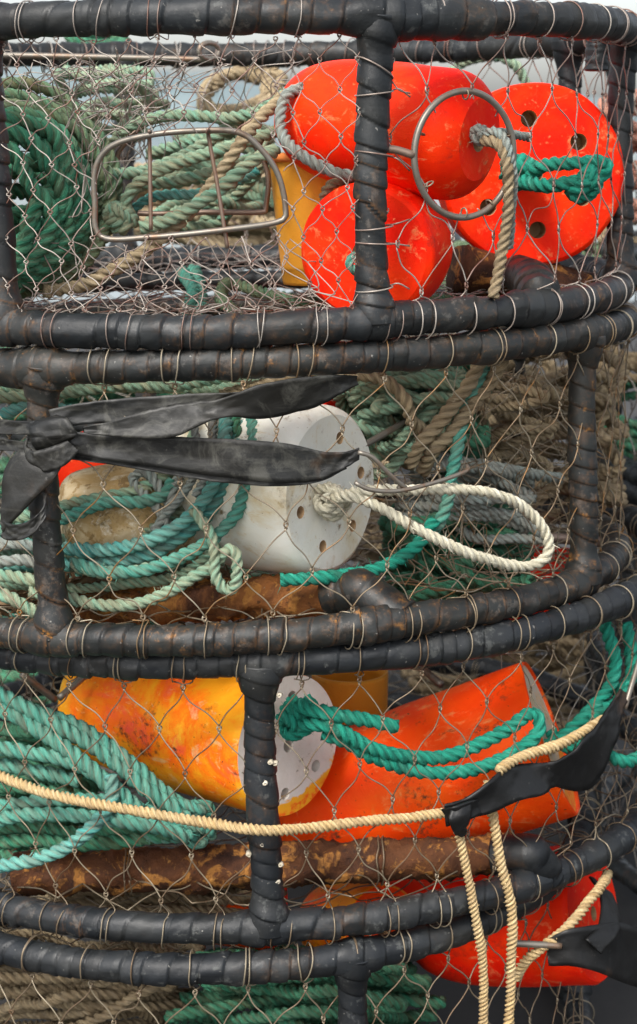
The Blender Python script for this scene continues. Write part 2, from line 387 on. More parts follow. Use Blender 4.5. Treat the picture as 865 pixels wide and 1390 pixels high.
def wire(mb, pts, r=.0009, z=None, m=5, k=6):
    c = cr_spline(pts, k=k) if len(pts) > 2 else np.asarray(pts, float)
    tube(mb, c, r, m, A=RS.uniform() if z is None else z)

def side_net(mb, pot, th0, th1, nc, rows, phase=0.0, jit=.2, rw=.00088, hole=None, dr=.004, loops=True, link=.007, tied=True, every=1):
    """knitted wire diamonds over part of a pot's wall; hole(point) true where an opening is left"""
    dth = (th1-th0)/nc; nr = len(rows); nodes = []
    for i, v in enumerate(rows):
        row = []
        for j in range(nc+1):
            th = th0+(j+phase+(.5 if i % 2 else 0))*dth+RS.normal()*jit*dth*.30
            vv = v+RS.normal()*jit*.020
            row.append((th, vv, dr+RS.normal()*.004))
        nodes.append(row)
    def pt(nd, dv=0.0): return rp(pot, nd[0], nd[1]+dv, nd[2])
    lk = link/pot['h']
    ok = [[True]*(nc+1) for _ in rows]
    if hole:
        for i in range(nr):
            for j in range(nc+1): ok[i][j] = not hole(pt(nodes[i][j]))
    cz = [RS.uniform() for _ in range(nc*3)]
    for i in range(nr):
        for j in range(nc+1):
            a, b = pt(nodes[i][j], -lk*.5), pt(nodes[i][j], lk*.5)
            out = (a-np.array([pot['c'][0], pot['c'][1], a[2]])); out /= np.linalg.norm(out); sd = np.cross(out, [0, 0, 1])
            for sg in ((-1, 1) if ok[i][j] else ()):       # the two wires hooked round each other
                mid = (a+b)/2+sd*sg*.0022+out*sg*.0012
                wire(mb, [a+sd*sg*.0016, mid, b-sd*sg*.0016], rw, k=4)
            ring_ = [(a+b)/2+.0021*(math.cos(q)*sd+math.sin(q)*np.array([0, 0, 1.]))+out*.001*math.sin(2*q) for q in np.linspace(0, 2*PI, 7)]
            if ok[i][j]: wire(mb, ring_, rw*.85, k=2, m=4)
            if i+1 < nr:
                for dj in ((0, -1) if i % 2 == 0 else (0, 1)):
                    jj = j+dj
                    if jj < 0 or jj > nc: continue
                    c = pt(nodes[i+1][jj], -lk*.5)
                    clip = False
                    if not (ok[i][j] and ok[i+1][jj]):
                        if not (ok[i][j] or ok[i+1][jj]): continue
                        clip = True
                    sgn = -1 if dj < 0 or (i % 2 and dj == 0) else 1
                    bb = b+sd*sgn*.0012
                    if clip:                     # ends where it meets the frame of the opening
                        p_in, p_out = (c, bb) if ok[i][j] else (bb, c)
                        lo, hi = 0.0, 1.0
                        for _ in range(9):
                            md = (lo+hi)/2
                            if hole(p_out+(p_in-p_out)*md): hi = md
                            else: lo = md
                        bb, c = p_out, p_out+(p_in-p_out)*min(1, hi+.03)
                    Ln = np.linalg.norm(c-bb); kk_ = RS.normal(size=3)*Ln*(.022+.03*jit)*(.4 if clip else 1); hv = np.array([0, 0, Ln*.045])
                    m1 = bb*.72+c*.28-hv+kk_
                    m2 = bb*.28+c*.72+hv+kk_*RS.uniform(-.6, 1)
                    if hole and not clip and hole((bb+c)/2): continue
                    wire(mb, [bb, m1, m2, c], rw, z=(.15 if sgn > 0 else .75)+RS.uniform(-.15, .25))
    if tied:                         # lashings round the rings
        for end, v, row, lastrow in ((0, 0.0, nodes[0], 0), (1, 1.0, nodes[-1], nr-1)):
            for j, nd in enumerate(row):
                if not ok[lastrow][j] or j % every: continue
                lash(mb, pot, nd[0], v, pt(nd, -lk*.5 if end == 0 else lk*.5), rw)
def lash(mb, pot, th, v, tail, rw=.00088, turns=None):
    """wire turns round a ring, their tail running to a net knot"""
    c = rp(pot, th, v); rad = np.array([math.sin(th), -math.cos(th), 0]); tan = np.array([math.cos(th), math.sin(th), 0]); up = np.array([0, 0, 1.])
    turns = turns or RS.choice([1, 2, 2]); rr = RT_+.0026+rw
    slant = RS.normal()*.0045; n = 9*turns+1
    q0 = -PI/2 if v > .5 else PI/2
    zc = RS.uniform(0, .8)
    pts = []
    for i in range(n):
        q = (PI/2 if v > .5 else -PI/2)+i/9*2*PI
        off = slant*math.sin(q*.5+1)+(i/(n-1)-.5)*.009*turns+RS.normal()*.0005
        pts.append(c+rr*(math.cos(q)*rad+math.sin(q)*up)+tan*off)
    wire(mb, pts+[tail], rw, z=zc, k=4)
    wire(mb, [pts[0], (pts[0]+tail)/2+tan*.001, tail], rw, z=zc, k=4)

def disc_net(mb, pot, v, spacing=.058, rw=.001, sag=.008, z=None, rfrac=.985):
    """flat wire netting across a ring"""
    R = pot['R']*rfrac; n = int(2*R/spacing)+2; rh = spacing*.55
    g = {}
    nr = int(2*R/rh)+2
    for i in range(nr):
        for j in range(n):
            x = -R+(j+(.5 if i % 2 else 0))*spacing+RS.normal()*.006; y = -R+i*rh+RS.normal()*.005
            if x*x+y*y < R*R: g[i, j] = np.array([pot['c'][0]+x, pot['c'][1]+y, ZC+pot['c'][2]-v*pot['h']+pot['tx']*x+pot['ty']*y-sag*RS.uniform(.2, 1)*(1-(x*x+y*y)/R/R)*2+RS.normal()*.003])
    for (i, j), a in g.items():
        for dj in ((0, -1) if i % 2 == 0 else (0, 1)):
            b = g.get((i+1, j+dj))
            if b is not None:
                wire(mb, [a, (a+b)/2+RS.normal(size=3)*.003, b], rw, k=3, m=4)
def net_sheet(q, nu, nv, jit=.25, rw=.0009, bulge=.0, z=None):
    """diamond netting stretched over the patch with corners q (tl, tr, br, bl)"""
    mb = MB(); q = [np.asarray(a, float) for a in q]; nodes = {}
    nrm = np.cross(q[1]-q[0], q[3]-q[0]); nrm /= np.linalg.norm(nrm)
    for i in range(nv+1):
        for j in range(nu+1):
            u = (j+(.5 if i % 2 else 0)+RS.normal()*jit)/nu; v = (i+RS.normal()*jit)/nv
            nodes[i, j] = (q[0]*(1-u)+q[1]*u)*(1-v)+(q[3]*(1-u)+q[2]*u)*v+nrm*(bulge*math.sin(PI*u)*math.sin(PI*v)+RS.normal()*.006)
    for j in range(nu+1):
        for sg in (0, -1):
            c = []
            for i in range(nv+1):
                jj = j if i % 2 == 0 else j+sg
                if (i, jj) in nodes: c.append(nodes[i, jj]+RS.normal(size=3)*.0012)
            if len(c) > 2: wire(mb, c, rw, z=z if z is None else z+RS.uniform(-.1, .3), k=7, m=4)
    return mb
def ring_mesh(pot, v, mtl, root, name, seed, posts, detail=1.0, pitch=.026, lumps=()):
    rng = np.random.RandomState(seed); R = pot['R']
    n = int(2*PI*R/(.00135*detail)); th = np.linspace(PI, 3*PI, n)      # seam at the back
    p = rp(pot, th, v); k = 14
    wv = np.interp(np.linspace(0, k, n), np.arange(k+1), np.r_[0, rng.normal(size=k-1), 0])*.0022
    p[:, 2] += wv
    s = np.r_[0, np.cumsum(np.linalg.norm(np.diff(p, axis=0), axis=1))]
    bumps = [(((t_-PI) % (2*PI))*R, .026, .0035) for t_ in posts]+[(((t_-PI) % (2*PI))*R, w, am) for t_, w, am in lumps]
    mb = MB(); wrapped(mb, p, s, RT_-.001, pitch, .0019, m=int(30/detail**.5), ref=np.array([0, 0, 1.]), bumps=bumps, closed=True, rng=rng)
    return mb.build(name, mtl, root, root.location)
def post_mesh(pot, th, mtl, root, seed, r=.0150, v0=0.0, v1=1.0, detail=1.0, top=None):
    rng = np.random.RandomState(seed)
    a, b = rp(pot, th, v0), rp(pot, th, v1)
    n = int(np.linalg.norm(a-b)/(.0012*detail)); t = np.linspace(0, 1, n)[:, None]
    p = a*(1-t)+b*t+np.array([.004, 0, 0])*np.sin(t*PI*1.3+seed)
    s = np.r_[0, np.cumsum(np.linalg.norm(np.diff(p, axis=0), axis=1))]
    mb = MB(); wrapped(mb, p, s, r, .026, .0016, m=int(28/detail**.5), bumps=[(0, .03, .007), (s[-1], .03, .007)], rng=rng)
    return mb.build('post', mtl, root, root.location)
def rough_bar(a, b, r, mtl, name, root, seed, m=24):
    rng = np.random.RandomState(seed); p, s = resample(np.array([a, b]), .004)
    n = len(p); k = max(4, int(s[-1]/.02))
    prof = np.interp(np.linspace(0, k, n), np.arange(k+1), rng.normal(size=k+1))*.0018
    rad = r+prof[:, None]+rng.normal(size=(n, m))*.0009+np.interp((np.arange(m)*.9)[None]+s[:, None]*70, np.arange(5000), rng.normal(size=5000))*.0022
    mb = MB(); tube(mb, p, rad, m); return mb.build(name, mtl, root, root.location)

def rod(mb, pts, r, closed=False, m=8, smooth=True, step=.006):
    c = cr_spline(pts, closed) if smooth and len(pts) > 2 else np.asarray(pts, float)
    p, s = resample(c, step); tube(mb, p, r, m, closed=closed)
def clean_base(pot): return (pot['c'][0], pot['c'][1], ZC+pot['c'][2]-pot['h']-RT_)
def to_px(q):
    d = np.asarray(q)-CAM; w = d@FW
    return 432.5+F*(d@RT)/w, 695-F*(d@UP)/w

# ------------------------------------------------------------------ the place
def plane(name, x0, x1, y0, y1, z, m, kind='structure'):
    mb = MB(); n = 2
    V = np.array([[[x0, y0, z], [x1, y0, z]], [[x0, y1, z], [x1, y1, z]]], float)
    mb.grid(V, closeu=False); return setp(mb.build(name, m, None, ((x0+x1)/2, (y0+y1)/2, z)), kind=kind)
POTBASE = clean_base(POTS[3])[2]
plane('quay_ground', -60, 60, -12, 13, POTBASE-.004, CONC)
wg = G('harbour_water'); wo = wg.obj(); wg.bump(wg.noise(wo, 1.2, 4), .3, .05)
plane('water', -900, 900, 13, 900, POTBASE-1.2, wg.fin((.06, .085, .09), .12, .5))
mb = MB(); xs = np.linspace(-260, 260, 160)
hh = 9+7*np.exp(-((xs+60)/70)**2)+2.2*np.sin(xs*.07)+1.4*np.sin(xs*.19+1)+RS.normal(size=160)*.7
base = POTBASE-2
prof = [(0, 0.0), (.55, 14), (.9, 40), (1.0, 70), (.0, 150)]
V = np.stack([np.stack([xs, np.full(160, 420.)+dy, base+(hh+3)*f], -1) for f, dy in prof])
mb.grid(V, closeu=False); setp(mb.build('hills', HILL, None, (0, 420, base)), kind='structure')

# ------------------------------------------------------------------ the stack of pots
R3 = lambda *a: [math.radians(x) for x in a]
POSTS = [[theta_at(POTS[0], 508, 240), theta_at(POTS[0], 508, 240)+R_(61), theta_at(POTS[0], -6, 280)]+R3(112, 157, 202, 247, 292),
         [theta_at(POTS[1], 65, 680), theta_at(POTS[1], 792, 620)]+R3(127, 199, 270),
         [theta_at(POTS[2], 358, 1070)]+R3(76, 148, 220, 292),
         R3(20, 92, 164, 236, 308)]
LABELS = ['topmost round crab pot holding three red buoys, with a wire entrance frame and escape ring',
          'crab pot second from the top of the front stack, holding the white buoy',
          'crab pot with the yellow buoy inside and golden rope across its front',
          'lowest crab pot of the front stack, mostly cut off, with red buoys inside']
GRP = 'round rubber wrapped crab pots stacked on the quay'
roots = []
LUMPS = [[[(theta_at(POTS[0], 570, 25), .045, .0050), (theta_at(POTS[0], 640, 25), .022, .0035), (theta_at(POTS[0], 790, 33), .03, .002), (theta_at(POTS[0], 290, 24), .03, .0022)],
          [(theta_at(POTS[0], 715, 405), .035, .0025)]],
         [[(theta_at(POTS[1], 30, 495), .05, .0025), (theta_at(POTS[1], 660, 470), .02, .001)], [(theta_at(POTS[1], 515, 835), .03, .0035)]],
         [[], [(theta_at(POTS[2], 705, 1205), .03, .003)]], [[], []]]
for i, pot in enumerate(POTS):
    root = empty('crab_pot', clean_base(pot), LABELS[i], 'crab pot', GRP); roots.append(root)
    m = RUB[min(i, 2)]
    ring_mesh(pot, 0, m, root, 'top_ring', 20+i, POSTS[i], pitch=[.030, .024, .026, .027][i], lumps=LUMPS[i][0])
    ring_mesh(pot, 1, m, root, 'bottom_ring', 30+i, POSTS[i], pitch=[.031, .026, .030, .03][i], lumps=LUMPS[i][1])
    for k, th in enumerate(POSTS[i]): post_mesh(pot, th, m, root, 40+7*i+k, r=[.0158, .0158, .0168, .016][i])

def frame_hole(q):
    x, y = to_px(q)
    if q[1] > 2.3: return False
    dx = max(abs(x-258)-92, 0)/36; dy = max(abs(y-250)-34, 0)/36
    if dx*dx+dy*dy < 1 or (abs(x-258) < 92 and abs(y-250) < 70) or (abs(x-258) < 128 and abs(y-250) < 34): return True
    return ((x-630)/59)**2+((y-210)/79)**2 < 1
p0, p1, p2, p3 = POTS
# pot 1 netting: a fine stretched part at the left, big diamonds at the right
thp = POSTS[0][0]; mb = MB()
side_net(mb, p0, R_(-62), thp-.02, 20, np.linspace(.06, .94, 12), .2, .36, .00065, frame_hole, link=.004, every=2)
side_net(mb, p0, thp+.03, R_(100), 11, [.07, .235, .40, .565, .73, .90], .15, .45, .00082, frame_hole, link=.008)
side_net(mb, p0, R_(100), R_(298), 26, [.07, .235, .40, .565, .73, .90], .15, .45, .0009, link=.008)
# lashings round the front post
for py in (92, 127, 209, 309, 330, 392):
    a = on_wall(p0, 508, py); th = theta_at(p0, 508, py); tl = np.array([math.cos(th), math.sin(th), 0]); ot = np.array([math.sin(th), -math.cos(th), 0])
    sl = RS.normal()*.004
    wire(mb, [a+.0195*(math.cos(q)*tl+math.sin(q)*ot)+np.array([0, 0, sl*math.cos(q)]) for q in np.linspace(-.4, 2*PI-.2, 12)]+[a+tl*.026+ot*.004+np.array([0, 0, sl*2]), a+tl*.040+np.array([0, 0, sl*2+RS.normal()*.006])], .0009, z=RS.uniform(.2, .7), k=4)
mb.build('side_netting', WIRE[0], roots[0], roots[0].location)
mb = MB(); disc_net(mb, p0, .97, .05, .0008, .012); mb.build('base_netting', WIRE[0], roots[0], roots[0].location)
for args in (    # funnel of netting behind the entrance, slack and tangled
        ([P(-60, 70, 1.95), P(290, 85, 2.0), P(180, 215, 2.15), P(-40, 250, 2.05)], 9, 8, .45, .0007, .02, .25),
        ([P(20, 95, 2.0), P(250, 110, 2.1), P(200, 240, 2.25), P(60, 190, 2.2)], 7, 7, .5, .00065, .05, .2),
        ([P(150, 80, 2.1), P(420, 70, 2.15), P(380, 150, 2.4), P(170, 170, 2.35)], 7, 4, .35, .0007, .02, .1),
        ([P(60, 330, 1.98), P(400, 325, 1.98), P(470, 425, 1.92), P(0, 425, 1.94)], 11, 5, .3, .00075, .01, .3),
        ([P(90, 100, 1.92), P(215, 120, 1.98), P(160, 250, 2.05), P(110, 300, 1.98)], 5, 8, .5, .0007, .02, .1),
        ): net_sheet(*args).build('funnel_netting', WIRE[0], roots[0], roots[0].location)
# pot 2, 3, 4 netting
mb = MB(); thn = theta_at(p1, 193, 788); dt = 2*PI/44
side_net(mb, p1, thn-10*dt, thn+14*dt, 24, [.08, .25, .42, .59, .765, .92], .5, .2, .0008, link=.007)
side_net(mb, p1, thn+14*dt, thn+34*dt, 20, [.08, .25, .42, .59, .765, .92], .5, .35, .00085, link=.007)
th = POSTS[1][1]
mb.build('side_netting', WIRE[1], roots[1], roots[1].location)
mb = MB(); disc_net(mb, p1, .97, .06, .001, .006); mb.build('base_netting', WIRE[1], roots[1], roots[1].location)
mb = MB(); disc_net(mb, p1, .03, .07, .0008, .02); mb.build('top_netting', WIRE[1], roots[1], roots[1].location)
mb = MB()
for (q, nu, nv) in (([P(500, 520, 2.1), P(800, 500, 2.25), P(790, 640, 2.3), P(560, 680, 2.1)], 9, 8), ([P(640, 500, 2.05), P(775, 490, 2.15), P(770, 800, 2.2), P(600, 760, 2.05)], 6, 12),
                    ([P(520, 650, 2.0), P(780, 600, 2.15), P(800, 790, 2.2), P(540, 790, 2.0)], 9, 8)):
    net_sheet(q, nu, nv, .5, .0007, .04).build('funnel_netting', WIRE[1], roots[1], roots[1].location)
mb = MB(); thn = theta_at(p2, 252, 927); dt = 2*PI/55
side_net(mb, p2, thn-12*dt, thn+22*dt, 34, [.085, .235, .395, .55, .71, .875], 0, .17, .0008, link=.007)
side_net(mb, p2, thn+22*dt, thn+43*dt, 21, [.085, .235, .395, .55, .71, .875], 0, .35, .00085, link=.007)
mb.build('side_netting', WIRE[2], roots[2], roots[2].location)
mb = MB(); disc_net(mb, p2, .96, .065, .001, .004); mb.build('base_netting', WIRE[2], roots[2], roots[2].location)
mb = MB(); disc_net(mb, p2, .03, .06, .001, .012); mb.build('top_netting', WIRE[2], roots[2], roots[2].location)
mb = MB()
for (q, nu, nv) in (([P(690, 880, 2.15), P(880, 840, 2.3), P(880, 1080, 2.3), P(740, 1090, 2.15)], 6, 8), ([P(0, 905, 2.1), P(190, 905, 2.1), P(140, 1000, 2.25), P(0, 1010, 2.2)], 7, 4)):
    net_sheet(q, nu, nv, .45, .0007, .03).build('funnel_netting', WIRE[3], roots[2], roots[2].location)
mb = MB(); side_net(mb, p3, R_(-75), R_(110), 26, [.085, .235, .395, .55, .71, .875], .3, .2, .0009, link=.007)
mb.build('side_netting', WIRE[2], roots[3], roots[3].location)
mb = MB(); disc_net(mb, p3, .03, .065, .001, .008); mb.build('top_netting', WIRE[2], roots[3], roots[3].location)

# iron and steel on the pots
fr = [(137, 321), (129, 275), (130, 228), (152, 198), (205, 183), (275, 177), (325, 180), (355, 203), (378, 238), (388, 285), (378, 301), (305, 312), (205, 322)]
mb = MB(); rod(mb, [on_wall(p0, x, y, -.004) for x, y in fr], .0031, closed=True)
ef = mb.build('entrance_frame', STEEL, roots[0], roots[0].location)
for a, b in (((203, 178), (205, 312)), ((283, 176), (309, 337))):
    mb = MB(); d = -.012
    rod(mb, [on_wall(p0, *a, d+.012), on_wall(p0, a[0], a[1]+8, d), on_wall(p0, (a[0]+b[0])/2, (a[1]+b[1])/2, d), on_wall(p0, *b, d)], .0021)
    t = mb.build('trigger_bar', STEELB, ef, (0, 0, 0)); t.location = -roots[0].location
mb = MB(); rod(mb, [P(x, y, 2.12) for x, y in ((156, 282), (156, 230), (165, 200), (205, 166), (280, 162), (330, 180), (362, 230), (361, 280), (352, 288), (280, 288), (200, 290))], .0032, closed=True)
t = mb.build('inner_frame', STEELB, ef); t.location = -roots[0].location
mb = MB(); rod(mb, [P(-60, 74, 2.45), P(120, 77, 2.45), P(288, 81, 2.45)], .0042)
rod(mb, [P(284+14*math.cos(q), 69+11*math.sin(q), 2.45+.01*math.cos(q)) for q in np.linspace(0, 2*PI, 9)[:-1]], .0036, closed=True)
mb.build('cross_rod', STEEL, roots[0], roots[0].location)
mb = MB(); cth = theta_at(p0, 630, 210); cc = on_wall(p0, 631, 210, .004)
tl = np.array([math.cos(cth), math.sin(cth), 0]); er = .0655
rod(mb, [cc+er*(math.cos(q)*tl+math.sin(q)*np.array([0, 0, 1.])) for q in np.linspace(0, 2*PI, 25)[:-1]], .0036, closed=True)
rr_ = mb.build('escape_ring', STEEL, roots[0], roots[0].location)
mb = MB(); rod(mb, [on_wall(p0, 510, 203), on_wall(p0, 535, 203, .002), cc-er*tl], .0045); 
t = mb.build('ring_stub', STEELB, rr_); t.location = -roots[0].location
for a in ((570, 181), (632, 128), (690, 183), (688, 225), (630, 289), (582, 250), (665, 277)):
    mb = MB(); c = on_wall(p0, a[0], a[1], .004); d_ = (c-cc)/np.linalg.norm(c-cc)
    wire(mb, [c+.0052*(math.cos(q)*d_+math.sin(q)*np.array([math.sin(cth), -math.cos(cth), 0])) for q in np.linspace(0, 4*PI, 16)], .0009, k=3)
    t = mb.build('ring_lashing', WIRE[2], rr_); t.location = -roots[0].location
# hanging rubber stub under pot 1's top ring and the torn rubber flap
sa, sb = on_wall(p0, 812, 40, -.03), on_wall(p0, 810, 96, -.03); mb = MB(); pp, ss = resample(np.array([sa, sb]), .002)
wrapped(mb, pp, ss, .0135, .02, .002, m=26, rng=np.random.RandomState(5)); mb.build('rubber_stub', RUB[0], roots[0], roots[0].location)
# crossbars in the bases
rough_bar(P(90, 822, 2.02), P(500, 805, 1.93), .0245, RUSTO, 'weight_bar', roots[1], 1)
mb = MB(); pp, ss = resample(np.array([P(448, 808, 1.925), P(490, 800, 1.905), on_wall(p1, 545, 842, -.004)]), .0022)
wrapped(mb, pp, ss, .0232, .05, .002, m=30, rng=np.random.RandomState(8)); mb.build('bar_wrap', RUB[1], roots[1], roots[1].location)
rough_bar(P(20, 1188, 2.0), P(700, 1160, 1.99), .0265, RUST, 'weight_bar', roots[2], 2)
mb = MB(); pp, ss = resample(np.array([P(672, 1162, 1.985), P(720, 1160, 1.97), on_wall(p2, 742, 1190, -.004)]), .0022)
wrapped(mb, pp, ss, .0238, .05, .002, m=30, rng=np.random.RandomState(9)); mb.build('bar_wrap', RUB[2], roots[2], roots[2].location)
for px, Y, py, r in ((175, 1.995, 1182, .028), (515, 1.99, 1168, .029)):
    mb = MB()
    for k in range(2):
        c = P(px+k*7-3, py, Y); wire(mb, [c+np.array([RS.normal()*.001, -r*math.cos(q), r*math.sin(q)]) for q in np.linspace(0, 2*PI, 14)], .001, z=.6, k=3)
    mb.build('bar_lashing', WIRE[2], roots[2], roots[2].location)
mb = MB()
for k in range(2):
    c = P(358+k*9, 812, 1.965); wire(mb, [c+np.array([RS.normal()*.001, -.027*math.cos(q), .027*math.sin(q)]) for q in np.linspace(0, 2*PI, 14)], .001, z=.6, k=3)
mb.build('bar_lashing', WIRE[1], roots[1], roots[1].location)
rough_bar(P(620, 368, 2.2), P(790, 400, 2.25), .030, RUST, 'weight_bar', roots[0], 3)
mb = MB(); pp, ss = resample(np.array([P(705, 372, 2.16), P(722, 380, 2.06), on_wall(p0, 735, 405, -.004)]), .0022)
wrapped(mb, pp, ss, .0225, .05, .002, m=30, rng=np.random.RandomState(10)); mb.build('bar_wrap', RUB[0], roots[0], roots[0].location)
mb = MB(); pp, ss = resample(np.array([P(-60, 346, 2.62), P(430, 352, 2.62)]), .003)
for (a, b, r) in ((P(-40, 388, 2.3), P(420, 378, 2.35), .011),):
    pp, ss = resample(np.array([a, b]), .003); wrapped(mb, pp, ss, r, .03, .002, m=20, rng=np.random.RandomState(11))
mb.build('base_crossbar', RUB[0], roots[0], roots[0].location)
mb = MB(); rod(mb, [P(520, 722, 2.3), P(690, 726, 2.3), P(830, 737, 2.33)], .0075); mb.build('base_crossbar', STEELB, roots[1], roots[1].location)
mb = MB()
rod(mb, [P(490, 607, 2.02), P(562, 566, 2.1), P(600, 545, 2.16)], .0042)
for k in range(3): rod(mb, [P(565+k*18, 535-k*8, 2.1), P(568+k*18, 548-k*8, 2.1), P(580+k*16, 562-k*8, 2.12)], .0032)
mb.build('trigger_rod', STEEL, roots[1], roots[1].location)
mb = MB(); rod(mb, [P(30, 915, 2.05), P(75, 950, 2.08)], .0045); mb.build('trigger_rod', STEEL, roots[2], roots[2].location)
mb = MB(); rod(mb, [P(80, 948, 2.07), P(118, 915, 2.1)], .0045); mb.build('trigger_rod', STEEL, roots[2], roots[2].location)
mb = MB(); rod(mb, [P(570, 905, 2.25), P(600, 930, 2.22)], .005); mb.build('trigger_rod', STEEL, roots[2], roots[2].location)
# barnacles on pot 3's front post
for px, py in ((379, 944), (367, 1035), (374, 1036), (360, 1063), (356, 1146), (371, 1149), (381, 1174), (373, 1198), (377, 1197), (338, 1160)):
    q = on_wall(p2, px, py, .0172-abs(px-358)/22*.008); mb = MB(); th_ = np.linspace(0, 2*PI, 9)[:-1]
    V = np.stack([q+np.stack([r*np.cos(th_), np.full(8, -h), r*np.sin(th_)*.9], -1)*(1+.12*RS.normal(size=(8, 1))) for r, h in ((.0036, -.004), (.0034, .0005), (.0021, .0030), (.0012, .0028), (.0009, .001))])
    mb.grid(V, caps=True); mb.build('barnacle', SHELL, roots[2], roots[2].location)

# ------------------------------------------------------------------ buoys
def basis(ax, roll=0.0):
    z = Vector([float(a) for a in ax]).normalized(); x = Vector((0, 0, 1)).cross(z)
    x = x.normalized() if x.length > .05 else Vector((1, 0, 0)); y = z.cross(x)
    return Matrix((x, y, z)).transposed() @ Matrix.Rotation(roll, 3, 'Z')
BGRP = 'foam buoys stowed inside the crab pots'
def buoy(label, at, ax, R, L, body, face, nh=6, prof=None, facer=None, roll=0.3, hole=.0085, ringr=.55, seed=1, tail=True, bore=True):
    rng = np.random.RandomState(seed)
    root = empty('buoy', at, label, 'buoy', BGRP)
    root.rotation_mode = 'QUATERNION'; root.rotation_quaternion = basis(ax, roll).to_quaternion()
    prof = prof or [(0, .955), (-.012, .99), (-.04, 1.0), (-.35, 1.0), (-.62, .97), (-.80, .86), (-.91, .68), (-.975, .45), (-1.0, .2)]
    pr, s = resample(cr_spline(np.array([(z*L, r*R, 0) for z, r in prof]), k=8), .005)
    m = 72; th = np.arange(m)/m*2*PI
    dent = np.interp((th*3)[None]+pr[:, :1]*25, np.arange(-40, 60), rng.normal(size=100))*R*.006
    sq = 1+.012*np.sin(th*2+seed)[None]
    rr = np.maximum(pr[:, 1:2], .004)*sq+dent
    rr[0] = np.maximum(pr[0, 1], .004)
    V = np.stack([rr*np.cos(th)[None], rr*np.sin(th)[None], np.broadcast_to(pr[:, :1], rr.shape)], -1)
    mb = MB(); mb.grid(V)
    c = V[-1].mean(0); mb.raw(np.concatenate([V[-1], c[None]]), faces3=[(i, (i+1) % m, m) for i in range(m)])
    mb.build('body', body, root)
    # flat end with bored holes
    fr_ = pr[0, 1]; bm = bmesh.new(); edges = []
    def loop(cx, cy, r, n):
        vs = [bm.verts.new((cx+r*math.cos(q), cy+r*math.sin(q), 0)) for q in np.arange(n)/n*2*PI]
        es = [bm.edges.new((vs[i], vs[(i+1) % n])) for i in range(n)]; edges.extend(es); return es
    loop(0, 0, fr_, m)
    hs = [loop(ringr*R*math.cos(q), ringr*R*math.sin(q), hole, 20) for q in np.arange(nh)/nh*2*PI] if nh else []
    hs.append(loop(0, 0, hole*1.15, 20))
    bmesh.ops.triangle_fill(bm, use_beauty=True, edges=edges, normal=(0, 0, 1))
    for f in bm.faces:
        if f.normal.z < 0: f.normal_flip()
    for es in hs:
        es = [e for e in es if e.is_valid]
        r = bmesh.ops.extrude_edge_only(bm, edges=es)
        nv = [v for v in r['geom'] if isinstance(v, bmesh.types.BMVert)]; nf = [f for f in r['geom'] if isinstance(f, bmesh.types.BMFace)]
        for v in nv: v.co.z -= .045
        for f in nf: f.material_index = 1
        ne = [e for e in r['geom'] if isinstance(e, bmesh.types.BMEdge) and all(v in nv for v in e.verts)]
        bmesh.ops.contextual_create(bm, geom=ne)
    for f in bm.faces:
        f.smooth = False
    me = bpy.data.meshes.new('end_face'); bm.to_mesh(me); bm.free()
    me.materials.append(face); me.materials.append(BORE if bore else face)
    o = bpy.data.objects.new('end_face', me); C.objects.link(o); o.parent = root
    return root
def nrm(v): v = np.asarray(v, float); return v/np.linalg.norm(v)
fA = P(651, 189, 1.965); aA = nrm(fA-P(398, 156, 2.10))
buoy('long red orange buoy lying across the top of the topmost pot, behind the escape ring', fA, aA, .0725, .255, RED, RED, 0,
     [(0, .62), (-.03, .80), (-.09, .95), (-.2, 1.0), (-.5, 1.0), (-.72, .95), (-.87, .80), (-.96, .55), (-1.0, .3)], seed=2, hole=.012)
fC = P(724, 237, 2.225); aC = nrm([.02, -.99, .03])
buoy('red orange buoy facing out with six bored holes and a bright teal rope knot', fC, aC, .1135, .20, RED, RED, 6, roll=.62, hole=.0105, ringr=.60, seed=3)
fB = P(496, 344, 1.945); aB = nrm([-.30, -.93, -.02])
buoy('red buoy behind the upright post in the topmost pot, the lowest of its three', fB, aB, .0765, .16, RED, RED, 0, seed=4, hole=.013,
     prof=[(0, .90), (-.03, .97), (-.09, 1.0), (-.5, .99), (-.75, .9), (-.92, .7), (-1, .3)])
fW = P(450, 668, 1.96); aW = nrm([.82, -.57, .03])
buoy('white foam buoy with bored holes and a white rope knot in the middle pot', fW, aW, .0975, .22, WHITE, WHITE, 6, roll=.2, hole=.0072, ringr=.64, seed=5, prof=[(0, .90), (-.02, .955), (-.06, .99), (-.15, 1.0), (-.5, 1.0), (-.7, .96), (-.86, .82), (-.96, .55), (-1.0, .3)])
buoy('stained cream buoy crusted with brown growth, behind teal ropes in the middle pot', P(278, 690, 2.035), nrm([.95, .30, .02]), .062, .17, FOUL, FOUL, 0, seed=6,
     prof=[(0, .9), (-.05, 1), (-.5, 1), (-.85, .9), (-.97, .7), (-1, .4)])
buoy('red buoy half hidden behind the knotted rubber strap at the left of the middle pot', P(292, 638, 2.17), nrm([.98, .1, -.02]), .058, .20, RED, RED, 0, seed=7)
buoy('red buoy showing only its rim above the white foam buoy', P(466, 574, 2.2), nrm([.9, -.3, .2]), .058, .19, RED, RED, 0, seed=8)
buoy('dark red buoy deep in the middle pot behind the right hand upright', P(770, 800, 2.45), nrm([.9, -.4, .0]), .06, .2, RED2, RED2, 0, seed=9)
fY = P(392, 1012, 1.985); aY = nrm([.73, -.68, .06])
buoy('yellow and orange buoy with a chalky white holed end in the third pot down', fY, aY, .088, .37, YELLOR, YFACE, 6, roll=.35, prof=[(0, .96), (-.02, .99), (-.1, 1), (-.5, 1), (-.75, .97), (-.89, .88), (-.96, .70), (-1, .4)], hole=.0075, ringr=.66, seed=10, bore=False)
